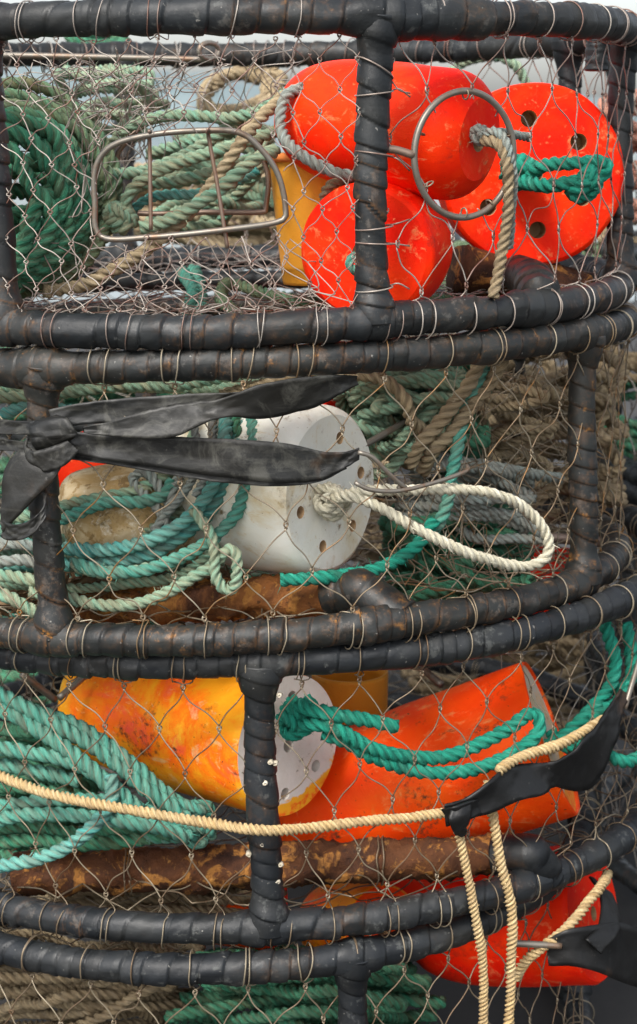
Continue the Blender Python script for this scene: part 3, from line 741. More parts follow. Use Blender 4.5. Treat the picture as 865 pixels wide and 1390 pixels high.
fO = P(745, 1002, 2.10); aO = nrm(fO-P(455, 1100, 2.135))
buoy('big orange buoy with dark scuffs lying beside the yellow one in the third pot', fO, aO, .1, .37, ORANGE, OFACE, 0, seed=11,
     prof=[(0, .97), (-.02, 1), (-.4, .98), (-.7, .92), (-.9, .8), (-1, .5)])
buoy('orange buoy under the rusty bar, seen beside the lowest left post', P(375, 1240, 2.17), nrm([.95, -.3, 0]), .050, .15, ORANGE, RED2, 0, seed=12)
buoy('yellow orange buoy just below the rusty bar, mostly hidden by the ring', P(520, 1262, 2.12), nrm([.5, -.8, .3]), .058, .17, YELLOR, ORANGE, 0, seed=13)
buoy('red buoy below the rusty bar at the right of the yellow orange one', P(655, 1246, 2.19), nrm([.9, -.35, 0]), .058, .15, RED2, RED2, 0, seed=14)
buoy('large red buoy at the right of the lowest pot with a tan rope over it', P(806, 1240, 2.13), nrm([.88, -.45, .26]), .09, .27, RED, RED, 0, seed=15)

# bait jars
def jar(label, foot, r0, r1, H, tilt, lip):
    root = empty('bait_jar', foot, label, 'bait jar'); root.rotation_euler = (tilt[0], tilt[1], .4)
    th = np.arange(64)/64*2*PI
    prof = [(.6*r0, 0), (r0*.97, .0), (r0, .004), (r0+.1*(r1-r0), H*.12), (r0+.1*(r1-r0)+.0018, H*.13), (r0+.12*(r1-r0), H*.15), (r0+.5*(r1-r0), H*.5), (r1, H*.97), (r1, H), (r1-.003, H), (r1-.003, H*.9), (r0*.9, .01)]
    V = np.stack([np.stack([r*np.cos(th), r*np.sin(th), np.full(64, z)], -1) for r, z in prof])
    mb = MB(); mb.grid(V, caps=True); mb.build('jar_body', JAR, root)
    if lip:
        mb = MB(); q = np.linspace(0, 2*PI, 49)[:-1]
        tube(mb, np.stack([(r1+.002)*np.cos(q), (r1+.002)*np.sin(q), np.full(48, H-.003)], -1)[list(range(48))+[0]], .0052, 8, closed=True, ref=np.array([0, 0, 1.])); mb.build('jar_lip', LIP, root)
    return root
jar('amber plastic bait jar with an orange lip beside the buoys in the topmost pot', P(438, 385, 2.13), .048, .062, .152, (-.03, .0), True)
jar('amber plastic jar standing behind the yellow buoy in the third pot', P(475, 1075, 2.30), .05, .052, .175, (0, 0), False)

# ------------------------------------------------------------------ ropes
def rope(label, style, dpx, lines, cat='rope', name='rope', group=None, knots=(), lod=1.0, wob=.0012, closed=False, wall=None, dr=.0):
    mb = MB(); mid = None; ps = []; LAY[0] = 1.45 if style == 'yellow' else 2.2
    for ln in lines:
        pts = [(P(a[0], a[1], a[2]) if wall is None else on_wall(wall, a[0], a[1], dr+(a[2] if len(a) > 2 else 0))) for a in ln]
        ps.extend(pts); Y = np.mean([q[1] for q in pts])
        rope_geo(mb, pts, PX(dpx, Y), closed, lod, wob)
    for (px, py, Y, spx, ax, flat) in knots:
        rope_geo(mb, knot_pts(P(px, py, Y), PX(spx, Y), ax, PX(dpx, Y), flat), PX(dpx, Y)*.9, False, lod, .0003)
    LAY[0] = 2.2
    q = np.array(ps); org = (q[:, 0].mean(), q[:, 1].mean(), q[:, 2].min())
    return setp(mb.build(name, ROPE[style], None, org), label, cat, group)
RG = 'ropes stowed in the crab pots'
def L(Y, *xy): return [(x, y, Y) if not isinstance(Y, (list, tuple)) else (x, y, Y[0]+(Y[1]-Y[0])*i/(len(xy)-1)) for i, (x, y) in enumerate(xy)]
def coil(label, style, dpx, loops, name='rope_coil', lod=1.0, wob=.002, group=RG):
    """one rope laid in loops: each (cx, cy, rx, ry, tilt, Y front, Y back)"""
    pts = []
    for cx, cy, rx, ry, tl_, ya, yb in loops:
        for q in np.linspace(0, 2*PI, 13)[:-1]:
            k = 1+RS.normal()*.03
            x = rx*math.cos(q)*k; y = ry*math.sin(q)*k
            pts.append(P(cx+x*math.cos(tl_)-y*math.sin(tl_), cy+x*math.sin(tl_)+y*math.cos(tl_), (ya+yb)/2+(yb-ya)/2*math.sin(q+2.3)))
    mb = MB(); rope_geo(mb, pts, PX(dpx, np.mean([q[1] for q in pts])), False, lod, wob)
    q = np.array(pts); return setp(mb.build(name, ROPE[style], None, (q[:, 0].mean(), q[:, 1].mean(), q[:, 2].min())), label, 'rope coil', group)
def heap(label, style, dpx, box, n, seed, lod=1.0, name='rope_heap', cat='rope', amp=(1, 1), group=RG):
    """one loose rope thrown down in bights inside the box x0 x1 y0 y1 Y0 Y1"""
    rng = np.random.RandomState(seed); x0, x1, y0, y1, Y0, Y1 = box; pts = []
    for i in range(n):
        f = i/(n-1); side = (i % 2)
        x = (x0+(x1-x0)*(.06+.2*rng.uniform()) if side else x1-(x1-x0)*(.06+.2*rng.uniform()))
        y = y0+(y1-y0)*((f*2.3+rng.uniform()*.22) % 1.0); Y = Y0+(Y1-Y0)*rng.uniform()
        pts.append(P(x, y, Y))
        xm = x0+(x1-x0)*rng.uniform(.35, .65); pts.append(P(xm, y+(y1-y0)*rng.normal()*.05, Y0+(Y1-Y0)*rng.uniform()))
    mb = MB(); rope_geo(mb, pts, PX(dpx, (Y0+Y1)/2), False, lod, .003)
    q = np.array(pts); return setp(mb.build(name, ROPE[style], None, (q[:, 0].mean(), q[:, 1].mean(), q[:, 2].min())), label, cat, group)

# topmost pot: the green hank at the left
coil('thick green rope hank hanging in loops at the left of the topmost pot', 'green', 24,
     [(-12, 285, 62, 92, .1, 1.93, 1.97), (-8, 275, 80, 100, .15, 1.93, 1.98), (2, 280, 88, 104, .2, 1.94, 2.0), (10, 270, 78, 108, .25, 1.93, 2.0), (6, 284, 98, 104, .2, 1.95, 2.02), (14, 268, 100, 112, .3, 1.95, 2.03), (22, 275, 96, 104, .3, 1.96, 2.04), (-4, 262, 60, 88, .2, 1.93, 1.98)])
coil('weathered olive rope loops on the outside of the green hank', 'olive', 20,
     [(24, 262, 126, 118, .35, 1.97, 2.06), (26, 268, 118, 112, .35, 1.98, 2.07), (12, 250, 122, 118, .45, 1.99, 2.08), (30, 262, 124, 120, .35, 2.0, 2.09), (20, 240, 130, 122, .5, 2.02, 2.1), (36, 266, 122, 120, .3, 2.0, 2.09)])
rope('green and tan rope bight looping up behind the wire entrance frame', 'tangreen', 17,
     [[(140, 232, 2.12), (142, 222, 2.12), (152, 197, 2.11), (180, 172, 2.1), (220, 159, 2.1), (270, 157, 2.1), (315, 158, 2.09), (352, 148, 2.08), (385, 128, 2.07), (412, 116, 2.06)]], group=RG)
rope('paler rope running under the bight to the knot behind the entrance frame', 'pale', 17,
     [[(135, 224, 2.08), (165, 233, 2.09), (200, 230, 2.1), (250, 208, 2.11), (300, 178, 2.11), (345, 152, 2.1), (378, 135, 2.09)]], group=RG)
rope('green tan rope, upper of two leading to the small knot in the entrance', 'tangreen', 18,
     [[(168, 292, 2.05), (176, 262, 2.05), (205, 238, 2.05), (250, 220, 2.05), (300, 205, 2.05), (350, 188, 2.07), (400, 165, 2.1)]], knots=[(163, 296, 2.05, 20, None, 1.0)], group=RG)
rope('green tan rope, lower of two leading to the small knot in the entrance', 'tangreen', 16,
     [[(150, 305, 2.07), (160, 280, 2.07), (190, 255, 2.07), (240, 246, 2.07), (290, 232, 2.07), (345, 212, 2.09)]], group=RG)
rope('short teal green rope crossing low in the entrance opening', 'blue', 15,
     [[(170, 300, 2.09), (190, 280, 2.09), (220, 268, 2.09), (258, 262, 2.09), (300, 255, 2.1), (350, 235, 2.12)]], group=RG)
rope('long tan rope slanting from the pot floor up past the entrance frame', 'tan', 20,
     [[(60, 396, 1.98), (110, 386, 2.0), (150, 368, 2.0), (190, 345, 2.0), (230, 313, 2.0), (270, 275, 2.0), (305, 228, 2.0), (330, 190, 2.0), (352, 160, 2.02), (390, 130, 2.05)]], group=RG)
rope('tan rope parallel to the long slanting one, ending near the jar lip', 'tangreen', 20,
     [[(190, 312, 1.985), (225, 300, 1.985), (262, 280, 1.985), (300, 255, 1.985), (330, 228, 1.985), (352, 212, 1.985), (372, 204, 2.0)]], group=RG)
rope('grey green rope bent round the pointed end of the long red orange buoy', 'grey', 17,
     [[(412, 118, 2.03), (390, 128, 2.02), (380, 150, 2.01), (380, 175, 2.0), (392, 198, 1.985), (415, 216, 1.975), (445, 230, 1.97), (480, 239, 1.97), (520, 243, 1.98)]], group=RG)
rope('short brown rope end tucked under the long buoy beside the jar', 'brown', 15, [[(520, 238, 1.99), (470, 245, 1.99), (448, 252, 1.99), (440, 268, 2.0), (446, 290, 2.02)]], group=RG)
rope('grey rope knotted into the end of the long buoy with two tails hanging down', 'grey', 13,
     [[(650, 187, 1.945), (668, 176, 1.93), (683, 184, 1.92), (692, 205, 1.915), (697, 250, 1.925), (695, 300, 1.94), (690, 335, 1.95)], [(655, 180, 1.94), (690, 180, 1.95), (716, 186, 1.98)]],
     knots=[(652, 183, 1.947, 13, aA, 1.2)], group=RG)
rope('brown rope tail hanging from the end of the long buoy to the lower ring', 'brown', 17,
     [[(660, 188, 1.935), (680, 195, 1.92), (689, 225, 1.915), (689, 270, 1.915), (685, 320, 1.92), (678, 365, 1.92), (668, 405, 1.915)]], group=RG)
rope('bright teal rope knotted on the holed red buoy, its end doubled out to the right', 'bright', 20,
     [[(712, 238, 2.18), (740, 222, 2.14), (780, 219, 2.12), (812, 218, 2.12), (822, 226, 2.12), (815, 238, 2.12), (790, 245, 2.12), (760, 250, 2.12), (730, 250, 2.14), (706, 244, 2.17)],
      [(806, 240, 2.11), (790, 252, 2.11), (775, 260, 2.12), (782, 265, 2.12), (800, 262, 2.12), (812, 248, 2.11)]],
     knots=[(706, 234, 2.185, 24, aC, 1.3), (800, 242, 2.115, 13, None, .4)], group=RG)
rope('pale green rope draped behind the topmost pot at the upper right', 'pale', 15,
     [[(600, 110, 2.9), (625, 88, 2.88), (650, 78, 2.86), (680, 77, 2.85), (703, 92, 2.85), (714, 118, 2.86), (716, 150, 2.9)]], group=RG)
coil('blurred green rope loops resting above the far rim at the upper left', 'green', 17, [(130, 55, 36, 11, 0, 2.95, 3.05), (126, 52, 30, 12, .1, 2.92, 3.05), (134, 57, 34, 10, -.1, 2.92, 3.05)])
coil('blurred tan rope hank hanging behind the topmost pot', 'tan', 17, [(325, 128, 50, 30, -.3, 2.9, 3.0), (318, 126, 42, 24, -.2, 2.88, 3.0), (332, 122, 54, 26, -.3, 2.9, 3.02), (322, 134, 44, 34, -.3, 2.9, 3.0)])
rope('thin green rope end showing at the centre of the lowest buoy in the topmost pot', 'teal', 13, [[(500, 372, 1.93), (488, 372, 1.915), (478, 362, 1.912), (480, 350, 1.915), (490, 344, 1.925)]], group=RG)
rope('teal rope lying on the floor netting of the topmost pot', 'teal', 20, [[(250, 370, 2.32), (262, 395, 2.25), (255, 425, 2.2)], [(262, 368, 2.33), (272, 398, 2.26), (268, 428, 2.2)]], group=RG)
rope('olive rope lying across the floor netting below the entrance frame', 'olive', 18, [[(330, 440, 2.05), (300, 405, 2.15), (315, 385, 2.25), (360, 398, 2.2), (420, 412, 2.15), (470, 405, 2.2), (540, 418, 2.1), (620, 405, 2.2), (660, 420, 2.1)]], group=RG)

# middle pot
rope('teal and tan ropes running just under the middle pot upper ring', 'tangreen', 18,
     [[(-20, 545, 2.0), (60, 535, 2.0), (120, 528, 2.0), (190, 524, 2.0), (260, 520, 2.0), (330, 508, 2.02), (400, 498, 2.05)], [(-20, 528, 2.05), (80, 523, 2.05), (180, 527, 2.06), (280, 528, 2.05), (350, 518, 2.07), (430, 508, 2.1)]], group=RG)
rope('pinkish tan rope under the upper ring beside the twisted strap', 'tan', 17, [[(300, 536, 2.03), (350, 524, 2.03), (400, 511, 2.04), (450, 502, 2.06), (500, 500, 2.1)]], group=RG)
rope('blue green rope strand beside the left post under the rubber strap', 'blue', 18, [[(-20, 575, 1.97), (10, 562, 1.965), (40, 553, 1.965), (100, 556, 1.98), (170, 570, 2.0), (260, 572, 2.02), (300, 560, 2.05)]], group=RG)
rope('doubled thick teal rope sweeping down across the white foam buoy', 'blue', 21,
     [[(306, 560, 1.97), (304, 600, 1.93), (296, 642, 1.915), (276, 680, 1.91), (240, 715, 1.905), (190, 738, 1.9), (130, 748, 1.91), (80, 745, 1.93), (-20, 735, 1.96)],
      [(330, 560, 1.99), (322, 600, 1.95), (306, 650, 1.93), (284, 696, 1.925), (248, 728, 1.92), (200, 752, 1.915), (140, 764, 1.92), (85, 766, 1.94), (-20, 768, 1.97)]], group=RG)
rope('teal rope hanging straight down in front of the white buoy, left of its end', 'teal', 20,
     [[(342, 555, 1.98), (343, 600, 1.935), (338, 645, 1.915), (325, 690, 1.91), (305, 715, 1.905), (270, 742, 1.895), (230, 762, 1.89), (190, 776, 1.885), (140, 776, 1.89), (100, 762, 1.9)]], group=RG)
rope('green frayed rope tuft tucked under the strap above the white buoy', 'green', 17, [[(320, 545, 2.0), (318, 575, 1.96), (326, 598, 1.95), (312, 610, 1.95), (306, 585, 1.96), (310, 555, 2.0)]], group=RG)
rope('tan green rope curve lying along the fouled cream buoy', 'tangreen', 19,
     [[(-10, 705, 1.97), (50, 697, 1.94), (95, 684, 1.94), (135, 676, 1.94), (175, 668, 1.95), (215, 652, 1.955), (240, 630, 1.96), (262, 600, 1.98), (268, 560, 2.02)]], group=RG)
rope('teal rope second from the top across the fouled cream buoy', 'teal', 19,
     [[(-10, 722, 1.96), (60, 712, 1.93), (100, 700, 1.925), (145, 684, 1.93), (190, 683, 1.935), (222, 672, 1.94), (236, 650, 1.945)]], group=RG)
rope('grey green rope tangle beside the fouled buoy end', 'grey', 16, [[(236, 690, 1.945), (222, 668, 1.945), (208, 648, 1.95), (195, 640, 1.955), (180, 650, 1.955), (192, 668, 1.95), (215, 690, 1.94), (232, 720, 1.93), (222, 745, 1.93)], [(248, 640, 1.95), (236, 670, 1.94), (225, 700, 1.935), (210, 720, 1.93)]], group=RG)
rope('pale green rope bight dangling in a hook shape over the rusty bar', 'pale', 18,
     [[(262, 690, 1.9), (274, 706, 1.893), (288, 728, 1.888), (292, 755, 1.885), (292, 780, 1.882), (302, 798, 1.88), (316, 798, 1.88), (322, 780, 1.88), (322, 755, 1.882), (314, 744, 1.885), (303, 750, 1.89), (296, 762, 1.895)]], group=RG)
rope('pale green rope curving along the bottom left of the middle pot', 'pale', 19,
     [[(290, 768, 1.9), (265, 782, 1.895), (235, 800, 1.89), (200, 815, 1.885), (160, 821, 1.885), (120, 818, 1.89), (80, 808, 1.9), (40, 800, 1.91)], [(240, 764, 1.9), (205, 772, 1.9), (170, 779, 1.895), (135, 778, 1.895), (100, 768, 1.9)]], group=RG)
rope('dull green rope strands laid level below the fouled cream buoy', 'tangreen', 16,
     [[(-20, 752, 1.975), (60, 752, 1.965), (120, 757, 1.955), (180, 752, 1.95), (230, 735, 1.95), (262, 712, 1.95), (285, 690, 1.95)], [(-20, 728, 1.985), (50, 728, 1.975), (110, 734, 1.965), (170, 730, 1.96), (215, 712, 1.955), (250, 690, 1.955)], [(-20, 790, 1.975), (70, 796, 1.965), (150, 795, 1.955), (220, 786, 1.95), (262, 768, 1.945), (300, 740, 1.94)]], group=RG)
rope('thin grey green rope trailing over the top of the white foam buoy', 'grey', 13, [[(255, 540, 2.0), (262, 575, 1.95), (266, 612, 1.93), (258, 648, 1.925), (240, 680, 1.925), (226, 700, 1.925)], [(285, 545, 2.0), (286, 590, 1.94), (280, 640, 1.925), (262, 672, 1.92)]], group=RG)
rope('bleached rope ends at the far lower left of the middle pot', 'pale', 20, [[(-20, 800, 1.915), (10, 808, 1.9), (32, 822, 1.895), (52, 834, 1.89)], [(-20, 778, 1.93), (20, 784, 1.92), (60, 790, 1.915)]], group=RG)
rope('grey rope lengths lying left of the post in the middle pot', 'grey', 18, [[(-20, 742, 1.95), (20, 738, 1.94), (60, 742, 1.94)], [(-20, 765, 1.93), (30, 760, 1.93), (70, 770, 1.93)]], group=RG)
kW = fW+aW*.02
rope('white rope looped out from the knot on the white foam buoy', 'white', 17,
     [[(452, 676, 1.91), (480, 674, 1.885), (520, 690, 1.88), (560, 714, 1.88), (610, 741, 1.885), (655, 760, 1.9), (700, 768, 1.925), (730, 762, 1.94), (744, 745, 1.945), (738, 718, 1.945), (718, 694, 1.94), (690, 677, 1.925), (650, 668, 1.91), (600, 664, 1.895), (550, 665, 1.885), (505, 664, 1.885), (470, 668, 1.9)]],
     knots=[(449, 681, 1.93, 26, aW, .8)], group=RG)
rope('bright teal rope running under the white buoy and up to the right', 'bright', 20,
     [[(380, 790, 1.90), (420, 786, 1.90), (465, 780, 1.91), (510, 772, 1.92), (545, 758, 1.94), (572, 735, 1.95), (590, 705, 1.955)]], group=RG)
rope('teal rope rising from the bright rope to the tan ropes at the right', 'teal', 19, [[(580, 730, 1.97), (598, 705, 1.97), (610, 672, 1.975), (614, 640, 1.98), (622, 600, 1.985), (632, 560, 2.0), (650, 520, 2.0), (668, 480, 2.02)]], group=RG)
rope('hairy tan rope doubled down the right of the middle pot', 'brown', 21,
     [[(658, 480, 1.985), (642, 510, 1.985), (620, 542, 1.985), (596, 575, 1.985), (572, 602, 1.985), (556, 630, 2.0)], [(686, 480, 2.0), (664, 520, 2.0), (640, 552, 1.995), (612, 590, 1.99), (588, 612, 1.99), (575, 640, 2.02)]], group=RG)
rope('tan rope arching below the upper ring right of the strap end', 'tan', 19, [[(470, 508, 2.05), (500, 512, 2.05), (530, 522, 2.05), (552, 545, 2.05), (560, 575, 2.06), (590, 600, 2.1)]], group=RG)
rope('pair of grey ropes lying level behind the wire hook', 'grey', 17, [[(560, 640, 2.12), (600, 630, 2.12), (650, 632, 2.12), (710, 640, 2.15), (760, 650, 2.2)], [(565, 625, 2.15), (610, 620, 2.15), (660, 640, 2.15), (720, 655, 2.17)]], group=RG)
heap('heap of green ropes under the upper ring behind the white buoy', 'green', 20, (450, 680, 500, 630, 2.12, 2.3), 34, 21)
heap('paler teal ropes mixed in the green heap behind the white buoy', 'pale', 18, (440, 620, 510, 640, 2.08, 2.2), 16, 22)
heap('tan green rope tangle just behind the tan twin ropes of the middle pot', 'tangreen', 16, (460, 660, 500, 600, 2.06, 2.14), 14, 26)
heap('grey rope strands crossing low behind the white rope loop', 'grey', 15, (520, 760, 640, 730, 2.1, 2.2), 12, 27)
heap('pale thin rope tangle at the upper left of the topmost pot behind its netting', 'pale', 12, (40, 250, 95, 210, 2.3, 2.5), 12, 28)
heap('dark green ropes heaped behind the green hank at the left edge', 'green', 22, (-40, 120, 170, 375, 2.12, 2.25), 16, 30)
heap('tan ropes tangled across the right of the middle pot behind its netting', 'tan', 15, (600, 770, 500, 660, 2.16, 2.32), 14, 38)
heap('tan green ropes lying behind the inner wire frame of the topmost pot', 'tangreen', 16, (190, 400, 150, 300, 2.25, 2.45), 14, 29)
heap('dark green ropes piled low at the right of the middle pot', 'green', 20, (500, 740, 690, 815, 2.12, 2.38), 40, 23)
heap('teal rope pile deep in the left of the middle pot', 'teal', 18, (-60, 340, 690, 840, 2.1, 2.3), 34, 24)
heap('brown ropes deep behind the right posts of the middle pot', 'brown', 19, (640, 860, 500, 700, 2.4, 2.7), 26, 25, 1.5)

# third pot
rope('thick teal rope bundle slanting down across the yellow buoy', 'teal', 24,
     [[(-30, 928, 1.97), (30, 957, 1.955), (80, 985, 1.945), (125, 1012, 1.94), (165, 1042, 1.935), (205, 1075, 1.93), (250, 1105, 1.93), (290, 1125, 1.94)],
      [(-30, 950, 1.965), (20, 972, 1.95), (70, 1000, 1.94), (110, 1030, 1.93), (140, 1058, 1.925), (170, 1090, 1.925), (215, 1115, 1.93), (265, 1135, 1.94)],
      [(-30, 945, 1.99), (40, 962, 1.97), (100, 982, 1.955), (150, 1015, 1.945), (195, 1052, 1.94), (235, 1085, 1.94), (275, 1105, 1.945)]], group=RG)
rope('teal ropes running level from the left edge under the slanting bundle', 'teal', 23,
     [[(-30, 1012, 1.955), (30, 1020, 1.945), (80, 1032, 1.935), (120, 1048, 1.93), (150, 1065, 1.925), (190, 1100, 1.925)], [(-30, 1040, 1.97), (20, 1042, 1.96), (60, 1048, 1.955), (110, 1060, 1.95)],
      [(-30, 1102, 1.95), (20, 1092, 1.94), (70, 1084, 1.935), (130, 1088, 1.93), (190, 1100, 1.93), (240, 1118, 1.935)], [(-30, 1115, 1.935), (30, 1108, 1.925), (90, 1106, 1.92), (150, 1110, 1.915), (210, 1122, 1.915), (260, 1135, 1.93)]], group=RG)
rope('bluish teal rope curling upward at the lower left of the third pot', 'blue', 23,
     [[(-30, 1178, 1.93), (10, 1174, 1.92), (50, 1166, 1.91), (85, 1152, 1.905), (115, 1132, 1.90), (140, 1108, 1.905), (152, 1080, 1.915), (150, 1050, 1.92)]], group=RG)
rope('darker teal rope strands low in the left of the third pot', 'green', 22,
     [[(-30, 1130, 1.97), (40, 1125, 1.965), (110, 1130, 1.96), (180, 1128, 1.95), (240, 1130, 1.945)], [(-30, 1146, 1.955), (40, 1140, 1.95), (100, 1148, 1.945), (170, 1142, 1.94), (230, 1132, 1.94)], [(-30, 1068, 1.98), (40, 1070, 1.97), (90, 1075, 1.96), (60, 1050, 1.985), (110, 1030, 1.975)]], group=RG)
heap('frayed dull teal rope end matted under the yellow buoy', 'teal', 15, (190, 300, 1085, 1145, 1.925, 1.97), 12, 31)
rope('bright teal rope knotted into the white end of the yellow buoy, one end cut short', 'bright', 22,
     [[(405, 955, 1.93), (425, 962, 1.91), (450, 965, 1.90), (480, 972, 1.90), (510, 979, 1.905), (538, 986, 1.91)],
      [(405, 985, 1.93), (430, 984, 1.905), (460, 992, 1.90), (490, 1008, 1.905), (530, 1022, 1.92), (570, 1028, 1.94), (610, 1024, 1.955), (650, 1008, 1.965), (690, 988, 1.97), (718, 970, 1.975), (732, 978, 1.975), (728, 1000, 1.97), (700, 1022, 1.96), (660, 1040, 1.95), (610, 1049, 1.94), (560, 1046, 1.93), (510, 1030, 1.915), (470, 1008, 1.91), (440, 998, 1.915)]],
     knots=[(404, 972, 1.945, 30, aY, -.9)], group=RG)
rope('teal rope falling in a bight at the far right of the third pot', 'bright', 21,
     [[(818, 840, 2.10), (828, 872, 2.09), (835, 905, 2.085), (826, 935, 2.08), (805, 960, 2.07), (780, 985, 2.06), (750, 1005, 2.055), (700, 1030, 2.06)],
      [(850, 845, 2.12), (858, 880, 2.11), (856, 915, 2.10), (845, 935, 2.09), (838, 955, 2.08), (822, 962, 2.07), (800, 975, 2.06)],
      [(880, 1025, 2.08), (850, 1034, 2.05), (820, 1022, 2.04), (795, 1010, 2.05), (765, 1012, 2.06), (745, 990, 2.07)]], group=RG)
rope('thin golden yellow rope stretched across the front of the third pot', 'yellow', 17,
     [[(-30, 1042), (20, 1058), (60, 1074), (110, 1087), (160, 1096), (210, 1104), (260, 1112), (300, 1118, .004), (330, 1123, .016), (358, 1126, .020), (386, 1126, .016), (420, 1124, .004), (460, 1120), (520, 1113), (570, 1108), (612, 1105)]], wall=POTS[2], dr=.014, group='golden rope pieces on the third pot')
rope('golden rope end tucked into the twisted black strap', 'yellow', 17, [[(676, 1046, .02), (695, 1034, .015), (725, 1022, .013), (760, 1010, .012), (795, 992, .012), (822, 979, .012)]], wall=POTS[2], dr=.0, group='golden rope pieces on the third pot')
rope('golden rope end hanging from the strap knot, left of two', 'yellow', 15, [[(616, 1112, .02), (624, 1140, .02), (632, 1175, .024), (641, 1215, .026), (648, 1260, .026), (654, 1310, .024), (656, 1400, .022)]], wall=POTS[2], dr=.0, group='golden rope pieces on the third pot')
rope('golden rope end hanging past the wrapped bar, right of two', 'yellow', 16, [[(664, 1060, .012), (668, 1100, .012), (674, 1140, .016), (680, 1175, .022), (690, 1215, .026), (695, 1260, .026), (693, 1310, .024), (690, 1400, .022)]], wall=POTS[2], dr=.0, group='golden rope pieces on the third pot')
heap('dark teal ropes deep behind the yellow buoy', 'green', 20, (-40, 160, 1000, 1160, 2.1, 2.35), 22, 32)
heap('brown ropes on the floor of the third pot under the rusty bar', 'brown', 17, (0, 420, 1195, 1240, 2.05, 2.3), 16, 33)
rope('tan rope laid over the large red buoy in the lowest pot', 'yellow', 17, [[(700, 1330, 1.97), (715, 1305, 1.96), (738, 1286, 1.955), (765, 1266, 1.965), (785, 1245, 1.98), (800, 1222, 2.0), (818, 1200, 2.03), (826, 1188, 2.06)]], group=RG)

heap('old brown rope filling the left of the lowest pot', 'brown', 18, (-60, 300, 1275, 1420, 2.05, 2.3), 26, 36, 1.2)
heap('old dark green rope filling the middle of the lowest pot', 'green', 20, (200, 640, 1290, 1420, 2.0, 2.2), 30, 37, 1.2)
# ------------------------------------------------------------------ rubber straps
def WRK(c, w):      # stretch creases along a band
    n = len(c); k = max(5, n//7); a = np.interp(np.linspace(0, k, n), np.arange(k+1), RS.normal(size=k+1)); b = np.interp(np.linspace(0, k*2, n), np.arange(k*2+1), RS.normal(size=k*2+1))
    return (a[:, None, None]*np.sin(w*PI*2.2+1)*.0009+b[:, None, None]*np.sin(w*PI*5+2)*.00045)
def ribbon(mb, edges, thick=.0026, k=18):
    """edges: list of (pointA, pointB) across a rubber band"""
    e = np.array([np.r_[a, b] for a, b in edges]); c = cr_spline(e, k=k)
    A_, B_ = c[:, :3], c[:, 3:]; w = np.linspace(0, 1, 9)[None, :, None]
    mid = A_[:, None]*(1-w)+B_[:, None]*w
    t = np.gradient(mid[:, 4], axis=0); t /= np.linalg.norm(t, axis=1)[:, None]+1e-9
    x = B_-A_; x /= np.linalg.norm(x, axis=1)[:, None]+1e-9; n = np.cross(t, x); n /= np.linalg.norm(n, axis=1)[:, None]+1e-9
    cup = np.sin(w*PI)*.0016+WRK(c, w); up = mid+n[:, None]*(cup+thick/2); dn = (mid+n[:, None]*(cup-thick/2))[:, ::-1]
    V = np.concatenate([up, dn], 1); s = np.r_[0, np.cumsum(np.linalg.norm(np.diff(mid[:, 4], axis=0), axis=1))]
    A = np.zeros(V.shape); A[..., 0] = s[:, None]; A[..., 2] = .3
    mb.grid(V, A, caps=True)
def W1(p, x, y, dr): return on_wall(p, x, y, dr)
strap = empty('rubber_strap', on_wall(p1, 75, 600, .03), 'grey rubber strap knotted round the post of the middle pot', 'rubber strap')
mb = MB()
ribbon(mb, [(W1(p1, 66, 556, .026), W1(p1, 72, 586, .028)), (W1(p1, 110, 547, .016), W1(p1, 112, 576, .016)), (W1(p1, 165, 541, .008), W1(p1, 168, 574, .008)), (W1(p1, 222, 537, .006), W1(p1, 225, 571, .006)),
            (W1(p1, 270, 534, .006), W1(p1, 276, 562, .006)), (W1(p1, 308, 533, .008), W1(p1, 312, 548, .008)), (W1(p1, 325, 532, .010), W1(p1, 330, 540, .010))])
ribbon(mb, [(W1(p1, 112, 580, .022), W1(p1, 114, 588, .024)), (W1(p1, 150, 572, .020), W1(p1, 154, 592, .024)), (W1(p1, 190, 560, .018), W1(p1, 196, 595, .026)), (W1(p1, 230, 550, .016), W1(p1, 240, 592, .028)), (W1(p1, 262, 546, .016), W1(p1, 276, 575, .028)),
            (W1(p1, 300, 541, .018), W1(p1, 312, 566, .020)), (W1(p1, 355, 522, .024), W1(p1, 360, 568, .012)), (W1(p1, 415, 512, .020), W1(p1, 425, 553, .008)), (W1(p1, 455, 509, .010), W1(p1, 462, 534, .004)), (W1(p1, 484, 510, -.003), W1(p1, 486, 522, -.004))])
mb.build('upper_band', STRAP, strap, strap.location)
mb = MB()
ribbon(mb, [(W1(p1, 70, 582, .036), W1(p1, 76, 606, .036)), (W1(p1, 110, 587, .026), W1(p1, 112, 618, .026)), (W1(p1, 160, 590, .018), W1(p1, 160, 626, .018)), (W1(p1, 215, 592, .014), W1(p1, 213, 634, .014)), (W1(p1, 270, 594, .011), W1(p1, 268, 643, .011)),
            (W1(p1, 330, 597, .01), W1(p1, 326, 650, .012)), (W1(p1, 390, 602, .009), W1(p1, 385, 655, .01)), (W1(p1, 440, 613, .008), W1(p1, 436, 650, .008)), (W1(p1, 470, 613, .008), W1(p1, 470, 634, .008)), (W1(p1, 488, 608, .008), W1(p1, 488, 624, .008))])
ribbon(mb, [(W1(p1, 96, 612, .020), W1(p1, 98, 624, .022)), (W1(p1, 160, 617, .014), W1(p1, 160, 632, .014)), (W1(p1, 268, 630, .008), W1(p1, 266, 650, .008)), (W1(p1, 326, 636, .007), W1(p1, 324, 657, .007)), (W1(p1, 385, 640, .006), W1(p1, 383, 660, .006)), (W1(p1, 436, 636, .005), W1(p1, 434, 653, .005)), (W1(p1, 470, 622, .004), W1(p1, 470, 636, .004))])
mb.build('lower_band', STRAP, strap, strap.location)
mb = MB()    # bands leading off to the left
